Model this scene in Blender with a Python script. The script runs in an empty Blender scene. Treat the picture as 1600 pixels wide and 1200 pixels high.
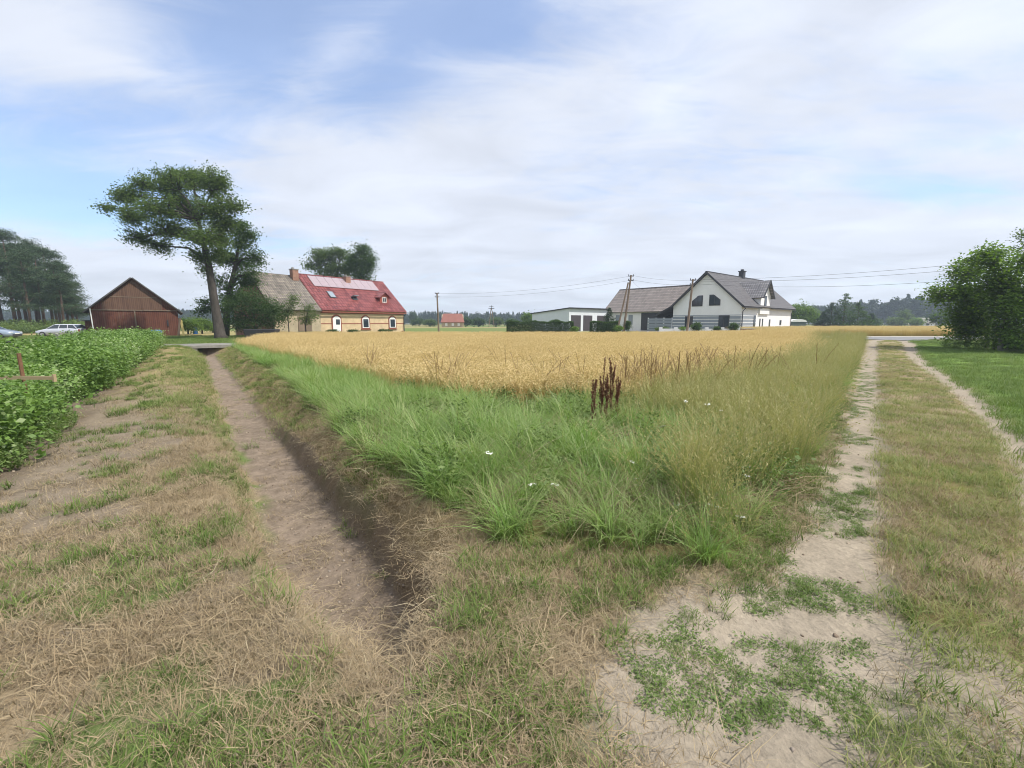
import bpy, math, random
import numpy as np
from mathutils import Vector, Matrix
C = bpy.context.scene
rng = np.random.default_rng(7)
random.seed(7)
R = math.radians
# ---------------------------------------------------------------- camera
F_PX, TILT, EYE = 680.0, math.atan(96/680), 1.6
cam = bpy.data.cameras.new('camera'); camo = bpy.data.objects.new('camera', cam)
C.collection.objects.link(camo); C.camera = camo
cam.sensor_width = 36; cam.lens = 36*F_PX/1600
cam.clip_start = .05; cam.clip_end = 8000
camo.location = (0, 0, EYE); camo.rotation_euler = (R(90)-TILT, 0, 0)
# ---------------------------------------------------------------- light
SUN_EL, SUN_AZ = 55.0, 106.0       # azimuth clockwise from +Y (view direction)
w = bpy.data.worlds.new('World'); C.world = w; w.use_nodes = True
nt = w.node_tree; nt.nodes.clear()
def N(nt, t, **k):
    n = nt.nodes.new(t)
    for a, b in k.items():
        if a.startswith('_'): n.inputs[int(a[1:])].default_value = b
        else: setattr(n, a, b)
    return n
def L(nt, a, b): nt.links.new(a, b)
sky = N(nt, 'ShaderNodeTexSky', sky_type='NISHITA', sun_disc=False)
sky.sun_elevation = R(SUN_EL); sky.sun_rotation = R(SUN_AZ); sky.air_density = 1.0; sky.dust_density = .6; sky.ozone_density = 1.6
tc = N(nt, 'ShaderNodeTexCoord')
sep = N(nt, 'ShaderNodeSeparateXYZ'); L(nt, tc.outputs['Generated'], sep.inputs[0])
def M(nt, op, a, b=None, c=None, clamp=False):
    n = nt.nodes.new('ShaderNodeMath'); n.operation = op; n.use_clamp = clamp
    for i, v in enumerate((a, b, c)):
        if v is None: continue
        if isinstance(v, (int, float)): n.inputs[i].default_value = v
        else: L(nt, v, n.inputs[i])
    return n.outputs[0]
zc = M(nt, 'ADD', M(nt, 'MAXIMUM', sep.outputs[2], 0.0), .16)
px = M(nt, 'DIVIDE', sep.outputs[0], zc); py = M(nt, 'DIVIDE', sep.outputs[1], zc)
cmb = N(nt, 'ShaderNodeCombineXYZ'); L(nt, px, cmb.inputs[0]); L(nt, py, cmb.inputs[1])
mp = N(nt, 'ShaderNodeMapping'); mp.inputs['Scale'].default_value = (.75, 1.15, 1); mp.inputs['Rotation'].default_value = (0, 0, R(28)); mp.inputs['Location'].default_value = (3.3, 1.7, 0)
L(nt, cmb.outputs[0], mp.inputs[0])
n1 = N(nt, 'ShaderNodeTexNoise'); n1.inputs['Scale'].default_value = .9; n1.inputs['Detail'].default_value = 9; n1.inputs['Roughness'].default_value = .52; n1.inputs['Distortion'].default_value = .35
L(nt, mp.outputs[0], n1.inputs['Vector'])
n2 = N(nt, 'ShaderNodeTexNoise'); n2.inputs['Scale'].default_value = 2.6; n2.inputs['Detail'].default_value = 12; n2.inputs['Roughness'].default_value = .66; n2.inputs['Distortion'].default_value = .9
mp2 = N(nt, 'ShaderNodeMapping'); mp2.inputs['Scale'].default_value = (.8, 1.9, 1); mp2.inputs['Rotation'].default_value = (0, 0, R(-32)); L(nt, cmb.outputs[0], mp2.inputs[0]); L(nt, mp2.outputs[0], n2.inputs['Vector'])
# places of the openings in the thin cloud sheet, in cloud-plane coordinates
def gap(cx, cy, rx, ry, rot, amt):
    m = N(nt, 'ShaderNodeMapping', vector_type='TEXTURE')
    m.inputs['Location'].default_value = (cx, cy, 0); m.inputs['Rotation'].default_value = (0, 0, R(rot)); m.inputs['Scale'].default_value = (rx, ry, 1)
    L(nt, cmb.outputs[0], m.inputs[0])
    ln = N(nt, 'ShaderNodeVectorMath', operation='LENGTH'); L(nt, m.outputs[0], ln.inputs[0])
    v = M(nt, 'SUBTRACT', 1.0, ln.outputs['Value'], clamp=True)
    return M(nt, 'MULTIPLY', M(nt, 'SMOOTH_MIN', v, .6, .2), amt)
def cp(u, v):     # direction seen at a photo point -> cloud plane
    a = (u-800)/F_PX; b = (v-600)/F_PX
    d = Vector((a, math.cos(TILT)-b*math.sin(TILT), -math.sin(TILT)-b*math.cos(TILT))).normalized()
    z = max(d.z, 0)+.16
    return d.x/z, d.y/z
GAPS = [(520, 50, 1.0, .42, -45, .8), (690, 130, .6, .28, -30, .55), (350, -20, .8, .3, -40, .4), (20, 270, 1.2, .9, 30, .7), (60, 180, .7, .35, 20, .5), (100, 330, .9, .6, 0, .6),
        (390, 385, .6, .35, 0, .5), (960, 70, .5, .2, 20, .2), (1500, 205, .3, .15, 0, .28), (1410, 285, .6, .2, 0, .33), (1560, 310, .7, .25, 0, .3), (1400, 140, .4, .2, 0, .18), (880, 20, .6, .2, 0, .25)]
g = None
for (u, v, rx, ry, rot, amt) in GAPS:
    x, y = cp(u, v); q = gap(x, y, rx, ry, rot, amt)
    g = q if g is None else M(nt, 'ADD', g, q)
cov = M(nt, 'ADD', M(nt, 'MULTIPLY', M(nt, 'SUBTRACT', n1.outputs['Fac'], .5), 1.5), M(nt, 'MULTIPLY', M(nt, 'SUBTRACT', n2.outputs['Fac'], .5), 1.05))
cov = M(nt, 'SUBTRACT', M(nt, 'ADD', cov, 1.03), M(nt, 'MULTIPLY', g, 1.25))
covr = N(nt, 'ShaderNodeMapRange', interpolation_type='SMOOTHSTEP'); covr.inputs['From Min'].default_value = .1; covr.inputs['From Max'].default_value = 1.05
covr.inputs['To Min'].default_value = .28; covr.inputs['To Max'].default_value = .96
L(nt, cov, covr.inputs['Value'])
# cloud brightness, a little uneven
cb = N(nt, 'ShaderNodeMapRange'); cb.inputs['From Min'].default_value = .25; cb.inputs['From Max'].default_value = .75; cb.inputs['To Min'].default_value = .86; cb.inputs['To Max'].default_value = 1.12
n3 = N(nt, 'ShaderNodeTexNoise'); n3.inputs['Scale'].default_value = 2.0; n3.inputs['Detail'].default_value = 10; n3.inputs['Distortion'].default_value = .6
L(nt, mp.outputs[0], n3.inputs['Vector']); L(nt, n3.outputs['Fac'], cb.inputs['Value'])
cc = N(nt, 'ShaderNodeMix', data_type='RGBA'); cc.inputs[0].default_value = 0; cc.inputs['A'].default_value = (5.75, 6.1, 6.85, 1)
sc = N(nt, 'ShaderNodeVectorMath', operation='SCALE'); L(nt, cc.outputs['Result'], sc.inputs[0]); L(nt, cb.outputs[0], sc.inputs['Scale'])
skb = N(nt, 'ShaderNodeMix', data_type='RGBA', blend_type='MULTIPLY'); skb.inputs[0].default_value = 1; skb.inputs['B'].default_value = (1.15, 1.36, 1.6, 1)
L(nt, sky.outputs[0], skb.inputs['A'])
mx = N(nt, 'ShaderNodeMix', data_type='RGBA')
L(nt, covr.outputs[0], mx.inputs[0]); L(nt, skb.outputs['Result'], mx.inputs['A']); L(nt, sc.outputs[0], mx.inputs['B'])
bg = N(nt, 'ShaderNodeBackground'); bg.inputs[1].default_value = .1
L(nt, mx.outputs['Result'], bg.inputs[0])
wo = N(nt, 'ShaderNodeOutputWorld'); L(nt, bg.outputs[0], wo.inputs[0])
sl = bpy.data.lights.new('sun', 'SUN'); sl.energy = 3.6; sl.angle = R(1.2); sl.color = (1, .95, .87)
so = bpy.data.objects.new('sun', sl); C.collection.objects.link(so)
sd = Vector((math.sin(R(SUN_AZ))*math.cos(R(SUN_EL)), math.cos(R(SUN_AZ))*math.cos(R(SUN_EL)), math.sin(R(SUN_EL))))
so.rotation_euler = sd.to_track_quat('Z', 'Y').to_euler(); so.location = (0, 0, 30)
C.cycles.pixel_filter_type = 'BLACKMAN_HARRIS'; C.cycles.filter_width = 1.0
C.view_settings.view_transform = 'Standard'; C.view_settings.look = 'None'; C.view_settings.exposure = 0.54; C.view_settings.gamma = 1
# ---------------------------------------------------------------- placing
def ray(u, v):
    a = (u-800)/F_PX; b = (v-600)/F_PX
    return a, math.cos(TILT)-b*math.sin(TILT), -math.sin(TILT)-b*math.cos(TILT)
def G(u, v, z=0.0):
    x, y, w_ = ray(u, v); t = (z-EYE)/w_; return x*t, y*t
def AT(u, v, Y):
    x, y, w_ = ray(u, v); t = Y/y; return x*t, Y, EYE+w_*t
# ---------------------------------------------------------------- tagging
def tag(o, label=None, cat=None, group=None, kind=None):
    if label: o['label'] = label
    if cat: o['category'] = cat
    if group: o['group'] = group
    if kind: o['kind'] = kind
    return o
def empty(name, loc, rz=0, **k):
    o = bpy.data.objects.new(name, None); C.collection.objects.link(o)
    o.location = loc; o.rotation_euler = (0, 0, rz); o.empty_display_size = .3
    return tag(o, **k)
def link(name, me, parent=None, col=None):
    o = bpy.data.objects.new(name, me); (col or C.collection).objects.link(o)
    if parent: o.parent = parent
    return o
def copy_tree(o, parent=None):
    c = o.copy(); C.collection.objects.link(c); c.parent = parent
    for ch in o.children:
        copy_tree(ch, c)
    return c
def qmesh(name, V, Fc, mats, attrs=None, smooth=False, mi=None):
    """V (n,3); Fc (m,k) int array, k = 3 or 4"""
    V = np.asarray(V, dtype=np.float32); Fc = np.asarray(Fc, dtype=np.int32)
    me = bpy.data.meshes.new(name); k = Fc.shape[1]
    me.vertices.add(len(V)); me.vertices.foreach_set('co', V.ravel())
    me.loops.add(Fc.size); me.loops.foreach_set('vertex_index', Fc.ravel())
    me.polygons.add(len(Fc)); me.polygons.foreach_set('loop_start', np.arange(0, Fc.size, k, dtype=np.int32))
    me.polygons.foreach_set('loop_total', np.full(len(Fc), k, dtype=np.int32))
    if smooth: me.polygons.foreach_set('use_smooth', np.ones(len(Fc), dtype=bool))
    if mi is not None: me.polygons.foreach_set('material_index', np.asarray(mi, dtype=np.int32))
    for m in (mats if isinstance(mats, (list, tuple)) else [mats]): me.materials.append(m)
    for an, (ty, dom, val) in (attrs or {}).items():
        at = me.attributes.new(an, ty, dom)
        at.data.foreach_set('color' if 'COLOR' in ty else 'vector' if 'VECTOR' in ty else 'value', np.asarray(val).ravel())
    me.update(calc_edges=True); me.validate()
    return me
# ---------------------------------------------------------------- noise in numpy
def vnoise(x, y, seed=0):
    xi = np.floor(x).astype(np.int64); yi = np.floor(y).astype(np.int64); fx = x-xi; fy = y-yi
    fx = fx*fx*(3-2*fx); fy = fy*fy*(3-2*fy)
    def h(a, b):
        n = (a*374761393+b*668265263+seed*1442695041) & 0xffffffff
        n = ((n ^ (n >> 13))*1274126177) & 0xffffffff
        return ((n ^ (n >> 16)) & 0xffff)/65535.0
    return (h(xi, yi)*(1-fx)+h(xi+1, yi)*fx)*(1-fy)+(h(xi, yi+1)*(1-fx)+h(xi+1, yi+1)*fx)*fy
def fbm(x, y, sc=1.0, oct=4, seed=0, g=.5):
    s = 0; a = 1; t = 0
    for i in range(oct):
        s = s+a*vnoise(x*sc*2**i+17.3*i, y*sc*2**i-9.1*i, seed+i); t += a; a *= g
    return s/t
def sst(a, b, x):
    t = np.clip((x-a)/(b-a), 0, 1); return t*t*(3-2*t)
# ---------------------------------------------------------------- materials
def newmat(name):
    m = bpy.data.materials.new(name); m.use_nodes = True; nt = m.node_tree; nt.nodes.clear()
    return m, nt, N(nt, 'ShaderNodeOutputMaterial')
def ramp(nt, fac, stops):
    r = N(nt, 'ShaderNodeValToRGB'); e = r.color_ramp.elements
    while len(e) > 1: e.remove(e[0])
    e[0].position = stops[0][0]; e[0].color = (*stops[0][1], 1)
    for p, c in stops[1:]:
        q = e.new(p); q.color = (*c, 1)
    L(nt, fac, r.inputs[0]); return r.outputs[0]
def mat(name, col, rough=.7, var=.12, scale=3.0, metal=0, bump=0.0, spec=.3, stretch=(1, 1, 1), col2=None, detail=5, bscale=None):
    """plain surface whose colour drifts by a noise in object space"""
    m, nt, out = newmat(name)
    tc = N(nt, 'ShaderNodeTexCoord'); mp = N(nt, 'ShaderNodeMapping'); mp.inputs['Scale'].default_value = stretch
    L(nt, tc.outputs['Object'], mp.inputs[0])
    n = N(nt, 'ShaderNodeTexNoise'); n.inputs['Scale'].default_value = scale; n.inputs['Detail'].default_value = detail; n.inputs['Roughness'].default_value = .6
    L(nt, mp.outputs[0], n.inputs['Vector'])
    a = tuple(c*(1-var) for c in col); b = tuple(min(1, c*(1+var)) for c in (col2 or col))
    c = ramp(nt, n.outputs['Fac'], [(.3, a), (.7, b)])
    p = N(nt, 'ShaderNodeBsdfPrincipled'); L(nt, c, p.inputs['Base Color'])
    p.inputs['Roughness'].default_value = rough; p.inputs['Metallic'].default_value = metal; p.inputs['Specular IOR Level'].default_value = spec
    if bump:
        nb = N(nt, 'ShaderNodeTexNoise'); nb.inputs['Scale'].default_value = bscale or scale*4; nb.inputs['Detail'].default_value = 6
        L(nt, mp.outputs[0], nb.inputs['Vector'])
        bp = N(nt, 'ShaderNodeBump'); bp.inputs['Strength'].default_value = bump; bp.inputs['Distance'].default_value = .05
        L(nt, nb.outputs['Fac'], bp.inputs['Height']); L(nt, bp.outputs[0], p.inputs['Normal'])
    L(nt, p.outputs[0], out.inputs[0]); return m
def leafmat(name, cols, trans=.3, rough=.55, root=None, tipc=None, spec=.25, tcol=None):
    """cols: list of albedos picked per blade and per clump; root/tipc: colour at blade root and tip"""
    m, nt, out = newmat(name)
    ge = N(nt, 'ShaderNodeNewGeometry')
    ai = N(nt, 'ShaderNodeAttribute', attribute_name='tint', attribute_type='INSTANCER')
    f = M(nt, 'ADD', M(nt, 'MULTIPLY', ge.outputs['Random Per Island'], .6), M(nt, 'MULTIPLY', ai.outputs['Fac'], .7))
    f = M(nt, 'FRACT', f) if False else M(nt, 'MULTIPLY', f, .77, clamp=True)
    c = ramp(nt, f, [(i/(len(cols)-1), k) for i, k in enumerate(cols)])
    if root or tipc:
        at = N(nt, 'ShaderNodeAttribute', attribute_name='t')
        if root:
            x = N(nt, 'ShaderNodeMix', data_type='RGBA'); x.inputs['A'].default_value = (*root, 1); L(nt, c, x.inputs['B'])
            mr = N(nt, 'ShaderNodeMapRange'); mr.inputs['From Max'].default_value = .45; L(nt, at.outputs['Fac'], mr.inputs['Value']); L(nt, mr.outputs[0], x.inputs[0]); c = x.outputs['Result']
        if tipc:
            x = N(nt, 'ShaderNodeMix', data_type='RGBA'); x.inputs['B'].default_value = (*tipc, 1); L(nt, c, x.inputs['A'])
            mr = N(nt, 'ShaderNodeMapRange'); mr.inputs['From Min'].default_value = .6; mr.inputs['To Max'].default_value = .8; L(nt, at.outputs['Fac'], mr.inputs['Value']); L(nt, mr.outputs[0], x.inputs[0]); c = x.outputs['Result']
    p = N(nt, 'ShaderNodeBsdfPrincipled'); L(nt, c, p.inputs['Base Color']); p.inputs['Roughness'].default_value = rough; p.inputs['Specular IOR Level'].default_value = spec
    t = N(nt, 'ShaderNodeBsdfTranslucent')
    tm = N(nt, 'ShaderNodeMix', data_type='RGBA', blend_type='MULTIPLY'); tm.inputs[0].default_value = 1; tm.inputs['B'].default_value = (*(tcol or (1.25, 1.35, .8)), 1)
    L(nt, c, tm.inputs['A']); L(nt, tm.outputs['Result'], t.inputs[0])
    ms = N(nt, 'ShaderNodeMixShader'); ms.inputs[0].default_value = trans
    L(nt, p.outputs[0], ms.inputs[1]); L(nt, t.outputs[0], ms.inputs[2]); L(nt, ms.outputs[0], out.inputs[0])
    return m
# ================================================================ ground
def line(pts):
    pts = sorted(pts, key=lambda p: p[1]); ys = np.array([p[1] for p in pts]); xs = np.array([p[0] for p in pts])
    s0 = (xs[1]-xs[0])/(ys[1]-ys[0]); s1 = (xs[-1]-xs[-2])/(ys[-1]-ys[-2])
    def f(y):
        y = np.asarray(y, dtype=float); r = np.interp(y, ys, xs)
        r = np.where(y < ys[0], xs[0]+(y-ys[0])*s0, r); return np.where(y > ys[-1], xs[-1]+(y-ys[-1])*s1, r)
    return f
Lcrest = line([(-.95, 1.8), (-1.25, 2.1), (-1.75, 2.6), (-2.5, 3.5), (-4.4, 6.1), (-8.2, 11.3), (-18.7, 25)])
Ltoe = line([(-.75, 2.3), (-1.09, 2.58), (-1.56, 3.04), (-2.21, 3.9), (-3.59, 5.87), (-7.02, 10.4), (-18, 25.7)])
Rtoe = line([(-.3, 2.3), (-.66, 2.83), (-1.05, 3.4), (-1.45, 4.04), (-2.32, 5.18), (-4.42, 8.0), (-14.6, 21.8)])
Rlip = line([(-.1, 2.3), (-.45, 2.83), (-.88, 3.4), (-1.28, 4.04), (-2.15, 5.18), (-4.2, 8.0), (-14.35, 21.8)])
Rcrest = line([(.1, 2.5), (-.55, 3.52), (-.85, 3.95), (-2.1, 5.44), (-3.25, 7.37), (-6.9, 12.7), (-17, 26.8)])
Rasp = line([(-5.5, 4.3), (-6.43, 5.74), (-8.3, 8.24), (-11.4, 12.7), (-24.7, 30.6)])
RutLL = line([(.80, 1.3), (1.0, 2.0), (1.63, 2.58), (2.5, 3.52), (3.7, 4.91), (6.2, 7.93), (11.6, 14.38), (24.9, 30.6), (31, 37.5)])
RutLR = line([(1.25, 1.3), (1.95, 2.0), (2.4, 2.58), (3.17, 3.52), (4.32, 4.91), (6.83, 7.93), (12.15, 14.38), (25.6, 30.6), (31.8, 37.5)])
RutRL = line([(2.7, 2.0), (5.68, 4.68), (8.08, 7.37), (11.35, 11.33), (17.9, 19.6), (27.4, 30.6), (33.5, 38)])
RutRR = line([(3.2, 2.0), (6.1, 4.68), (8.5, 7.37), (11.8, 11.33), (18.5, 19.6), (28.2, 30.6), (34.5, 38)])
# wheat field edges
WL = line([(-25, 44), (-17.3, 27.5), (-6.3, 14), (-2.1, 8.8), (0, 7.0)])
WR = line([(.3, 7.0), (2.3, 8.0), (4.9, 11), (9.9, 16.6), (18.2, 27), (27.4, 41)])
def in_wheat(x, y, jit=0):
    n = (fbm(x, y, .8, 3, 5)-.5)*1.6+(jit*(rng.uniform(size=x.shape)**2) if jit else 0)
    return (y > 7+n) & (x > WL(y)+n*.5) & (x < WR(y)+n*.6) & (y < 47.5)
ROAD = [(-14, 57), (10, 54.5), (25, 50), (34, 46), (60, 44.5), (140, 43)]
roadY = line([(p[1], p[0]) for p in ROAD])      # y as a function of x
def height(x, y):
    x = np.asarray(x, float); y = np.asarray(y, float)
    lc, lt, rt, rl, rc = Lcrest(y), Ltoe(y), Rtoe(y), Rlip(y), Rcrest(y)
    wob = (fbm(x, y, 3.2, 3, 3)-.5)*.34
    xx = x+wob*np.clip((x-(lt+rt)/2)*1.2, -1, 1)
    fy = sst(5, 13, y); prof = sst(0, 1, (xx-lc)/(lt-lc))**.85*(1-(.56-.40*fy)*sst(0, 1, (xx-rt)/(rl-rt+.02)))
    prof = prof*(1-sst(0, 1, (xx-rl)/(rc-rl+.02)))
    endf = sst(1.66, 2.16, y+.30*(x+.9)+wob*.5)*(1-sst(28.6, 29.2, y))*(1-sst(-.62, -.36, xx))
    z = -.60*prof*endf
    z += .15*np.exp(-((x-(lc-.8))/.75)**2)*sst(4, 11, y)*(1-sst(27, 31, y))      # raised left bank
    for a, b in ((RutLL, RutLR), (RutRL, RutRR)):
        m = (a(y)+b(y))/2; hw = (b(y)-a(y))/2+.12
        z -= .055*(1-sst(.5, 1.3, np.abs(x-m)/hw))*(1-sst(34, 40, y))
    near = 1-sst(30, 60, np.hypot(x, y))
    z += near*((fbm(x, y, .45, 3, 11)-.5)*.12+(fbm(x, y, 5, 4, 23)-.5)*.03)
    z += (.02*(1-sst(6, 12, np.hypot(x, y))))*(fbm(x, y, 22, 3, 31)-.5)
    # gentle swell under the field corner beside the track
    z += .38*np.exp(-(((x-24)/7)**2+((y-37)/8)**2))
    return z
def barem(x, y):
    b = np.exp(-(((x-1.35)/1.05)**2+((y-1.7)/.85)**2)**1.6)
    return sst(.40, .54, b*.55+fbm(x, y, 3.5, 4, 53)*.35+fbm(x, y, .9, 5, 41)*.22)*np.clip(b*2.2, 0, 1)
def masks(x, y):
    """returns albedo (n,3)"""
    n1 = fbm(x, y, .9, 5, 41); n2 = fbm(x, y, 3.5, 4, 53); n3 = fbm(x, y, .22, 3, 61); n4 = fbm(x, y, 12, 3, 71)
    dist = np.hypot(x, y)
    c = lambda r, g, b: np.array([r, g, b])[None, :]
    mix = lambda A, B, m: A*(1-m[:, None])+B*m[:, None]
    sand = c(.31, .265, .205); soil = c(.19, .155, .115); dark = c(.13, .10, .075); straw = c(.31, .245, .155)
    olive = c(.19, .16, .065); green = c(.075, .125, .028); lawn = c(.12, .19, .04); wheat = c(.38, .28, .13)
    A = np.repeat(straw*.85, len(x), 0)*(.75+.5*n2[:, None])
    A = mix(A, soil*(.8+.5*n4[:, None]), sst(.45, .58, n1)*.85)
    A = mix(A, green*1.25, sst(.56, .66, fbm(x, y, 1.3, 4, 81))*.8)
    # left bank and soil strip along the raspberries
    ra = Rasp(y); d = x-ra
    strip = sst(2.3, 1.5, d+(n1-.5)*1.6)*sst(1.2, 4.0, y+ (n2-.5))
    A = mix(A, soil*(.85+.5*n2[:, None]), strip*(1-sst(31, 34, y)))
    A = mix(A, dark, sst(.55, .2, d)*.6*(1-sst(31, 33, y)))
    # golden mown far bank
    lc = Lcrest(y); gb = sst(5, 14, y)*sst(-2.6, -1.2, x-lc)*(1-sst(.2, .8, x-lc))*(1-sst(29, 31, y))
    A = mix(A, c(.34, .27, .11)*(.7+.6*n2[:, None]), gb*.6)
    # ditch floor and wall
    rt, rl, rc, lt = Rtoe(y), Rlip(y), Rcrest(y), Ltoe(y)
    endf = sst(1.68, 2.1, y+.30*(x+.9))*(1-sst(29, 30, y))*(1-sst(-.60, -.42, x))
    fl = sst(lt*.75+lc*.25, lt+.08, x+(n2-.5)*.45)*(1-sst(0, .12, x-rt+(n2-.5)*.15))*endf
    A = mix(A, c(.215, .17, .13)*(.65+.7*n4[:, None])*(.8+.4*n1[:, None]), fl)
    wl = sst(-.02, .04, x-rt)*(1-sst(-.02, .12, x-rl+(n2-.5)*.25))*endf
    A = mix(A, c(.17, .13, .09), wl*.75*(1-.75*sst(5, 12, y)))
    bank = sst(0, .08, x-rl)*(1-sst(-.1, .3, x-rc))*sst(2.2, 3, y)
    A = mix(A, c(.29, .22, .115)*(.7+.6*n2[:, None]), bank*.8)
    # between ditch and track: rough grass over soil
    mid = sst(-.1, .4, x-rc)*(1-sst(-.4, .1, x-RutLL(y)))*(1-sst(40, 50, y))
    A = mix(A, olive*(.7+.6*n2[:, None]), mid*.75)
    A = mix(A, c(.10, .12, .035), mid*sst(3, 4, y)*.7)
    A = mix(A, wheat, in_wheat(x, y).astype(float)*.9)
    # track
    trk = sst(-.3, .1, x-RutLL(y))*(1-sst(-.1, .3, x-RutRR(y)))*(1-sst(38, 44, y))
    ol2 = mix(np.repeat(olive, len(x), 0), straw*.95, sst(.4, .6, n1))
    A = mix(A, ol2*(.75+.5*n2[:, None]), trk*.9)
    rgt = sst(-.15, .3, x-RutRR(y)+(n2-.5)*.5)*(1-sst(50, 60, dist))
    A = mix(A, lawn*(.75+.5*n1[:, None]), rgt)
    for a, b, wd in ((RutLL, RutLR, .10), (RutRL, RutRR, .05)):
        rn = (n2-.5)*.55+(n4-.5)*.15
        m = sst(-.12, .06, x-a(y)+rn*.8)*(1-sst(-.06, .12, x-b(y)+rn*.6))*(1-sst(37, 41, y))
        A = mix(A, sand*(.86+.28*n2[:, None]), np.clip(m, 0, 1))
    bare = barem(x, y)
    # bare worn ground where the track meets the mown corner
    A = mix(A, sand*(.82+.3*n2[:, None]), bare)
    # yard grass round the barn and houses, far fields
    yl = (1-sst(-3.9, -3.4, x-ra))*sst(4, 6, y)
    A = mix(A, c(.15, .20, .055)*(.8+.4*n1[:, None]), yl)
    yd = sst(30.5, 32, y)*(x < -10)*(1-in_wheat(x, y))
    A = mix(A, c(.13, .19, .045)*(.7+.6*n1[:, None]), yd*.9)
    path = np.exp(-((y-33.5-(x+27)*.1)/1.6)**2)*(x < -15)*sst(.35, .6, n1)
    A = mix(A, c(.33, .26, .17), path*.8*(1-in_wheat(x, y)))
    far = sst(56, 70, dist)
    A = mix(A, mix(np.repeat(c(.14, .18, .05), len(x), 0), c(.32, .26, .12)*np.ones_like(A), sst(.45, .55, fbm(x, y*3, .012, 3, 91))), far*.9)
    return A
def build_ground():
    ys = [-55, -40, -25, -10, -5, -3, -2, -1, -.4, .1, .5]
    y = .8
    while y < 60: ys.append(y); y += max(.024, y*.0062)
    while y < 690: ys.append(y); y *= 1.06
    ys.append(700)
    ys = np.array(ys); t = np.linspace(-1, 1, 761)
    t = .45*t+.55*t**3
    w_ = 1.6*np.maximum(ys, 0)+11
    X = w_[:, None]*t[None, :]; X = np.clip(X, -1140, 1140); X = np.concatenate([np.full((len(ys), 1), -1150.), X, np.full((len(ys), 1), 1150.)], 1)
    Y = np.repeat(ys[:, None], X.shape[1], 1)
    x, yy = X.ravel(), Y.ravel(); z = height(x, yy)
    A = np.clip(masks(x, yy), 0, 1); V = np.stack([x, yy, z], 1)
    nr, nc = X.shape; i = np.arange(nr*nc).reshape(nr, nc)
    Fc = np.stack([i[:-1, :-1].ravel(), i[:-1, 1:].ravel(), i[1:, 1:].ravel(), i[1:, :-1].ravel()], 1)
    m, nt, out = newmat('ground_material')
    at = N(nt, 'ShaderNodeAttribute', attribute_name='albedo')
    ge = N(nt, 'ShaderNodeNewGeometry')
    def no(sc, det=4, ro=.6, stretch=None, rot=0, dist=0):
        src = ge.outputs['Position']
        if stretch:
            mp = N(nt, 'ShaderNodeMapping'); mp.inputs['Scale'].default_value = stretch; mp.inputs['Rotation'].default_value = (0, 0, rot); L(nt, src, mp.inputs[0]); src = mp.outputs[0]
        n = N(nt, 'ShaderNodeTexNoise'); n.inputs['Scale'].default_value = sc; n.inputs['Detail'].default_value = det; n.inputs['Roughness'].default_value = ro; n.inputs['Distortion'].default_value = dist
        L(nt, src, n.inputs['Vector']); return n.outputs['Fac']
    a = no(38, 6, .7); b = no(7, 5, .65); s = no(60, 3, .6, (1, .12, 1), R(35), 1.2)
    k = M(nt, 'ADD', M(nt, 'ADD', M(nt, 'MULTIPLY', a, .9), M(nt, 'MULTIPLY', b, .5)), M(nt, 'ADD', M(nt, 'MULTIPLY', s, .35), .12))
    sc = N(nt, 'ShaderNodeVectorMath', operation='SCALE'); L(nt, at.outputs['Color'], sc.inputs[0]); L(nt, k, sc.inputs['Scale'])
    p = N(nt, 'ShaderNodeBsdfPrincipled'); L(nt, sc.outputs[0], p.inputs['Base Color']); p.inputs['Roughness'].default_value = .95; p.inputs['Specular IOR Level'].default_value = .1
    h = M(nt, 'ADD', M(nt, 'MULTIPLY', a, .6), M(nt, 'MULTIPLY', b, 1.2))
    bp = N(nt, 'ShaderNodeBump'); bp.inputs['Strength'].default_value = .8; bp.inputs['Distance'].default_value = .03
    L(nt, h, bp.inputs['Height']); L(nt, bp.outputs[0], p.inputs['Normal']); L(nt, p.outputs[0], out.inputs[0])
    col = np.concatenate([A, np.ones((len(A), 1))], 1)
    me = qmesh('ground', V, Fc, m, {'albedo': ('FLOAT_COLOR', 'POINT', col)}, smooth=True)
    tag(link('ground', me), kind='structure')
build_ground()
# ---- road beyond the field: a raised sheet with a pale verge
def ribbon(name, xs, y0f, y1f, dz, m, nx=160, ny=5, **k):
    X = np.linspace(xs[0], xs[1], nx); V = []
    for j in range(ny):
        q = j/(ny-1); Y = y0f(X)*(1-q)+y1f(X)*q; V.append(np.stack([X, Y, height(X, Y)+dz], 1))
    V = np.concatenate(V); i = np.arange(nx*ny).reshape(ny, nx)
    Fc = np.stack([i[:-1, :-1].ravel(), i[:-1, 1:].ravel(), i[1:, 1:].ravel(), i[1:, :-1].ravel()], 1)
    return tag(link(name, qmesh(name, V, Fc, m, smooth=True)), **k)
m_road = mat('road_asphalt', (.20, .20, .205), rough=.85, var=.25, scale=1.4, bump=.3)
m_verge = mat('road_shoulder', (.50, .48, .45), rough=.9, var=.15, scale=2)
wig = lambda x, s: (fbm(x, x*0+s, .35, 3, s)-.5)*1.4
ribbon('road', (-14, 140), lambda x: roadY(x)-3.6-4.5*np.exp(-((x-33.5)/5)**2)+wig(x, 3), lambda x: roadY(x)+2.4, .03, m_road, kind='structure')
ribbon('road_shoulder', (-14, 140), lambda x: roadY(x)+2.4, lambda x: roadY(x)+4.3+wig(x, 9)*.4, .045, m_verge, kind='structure')
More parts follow.
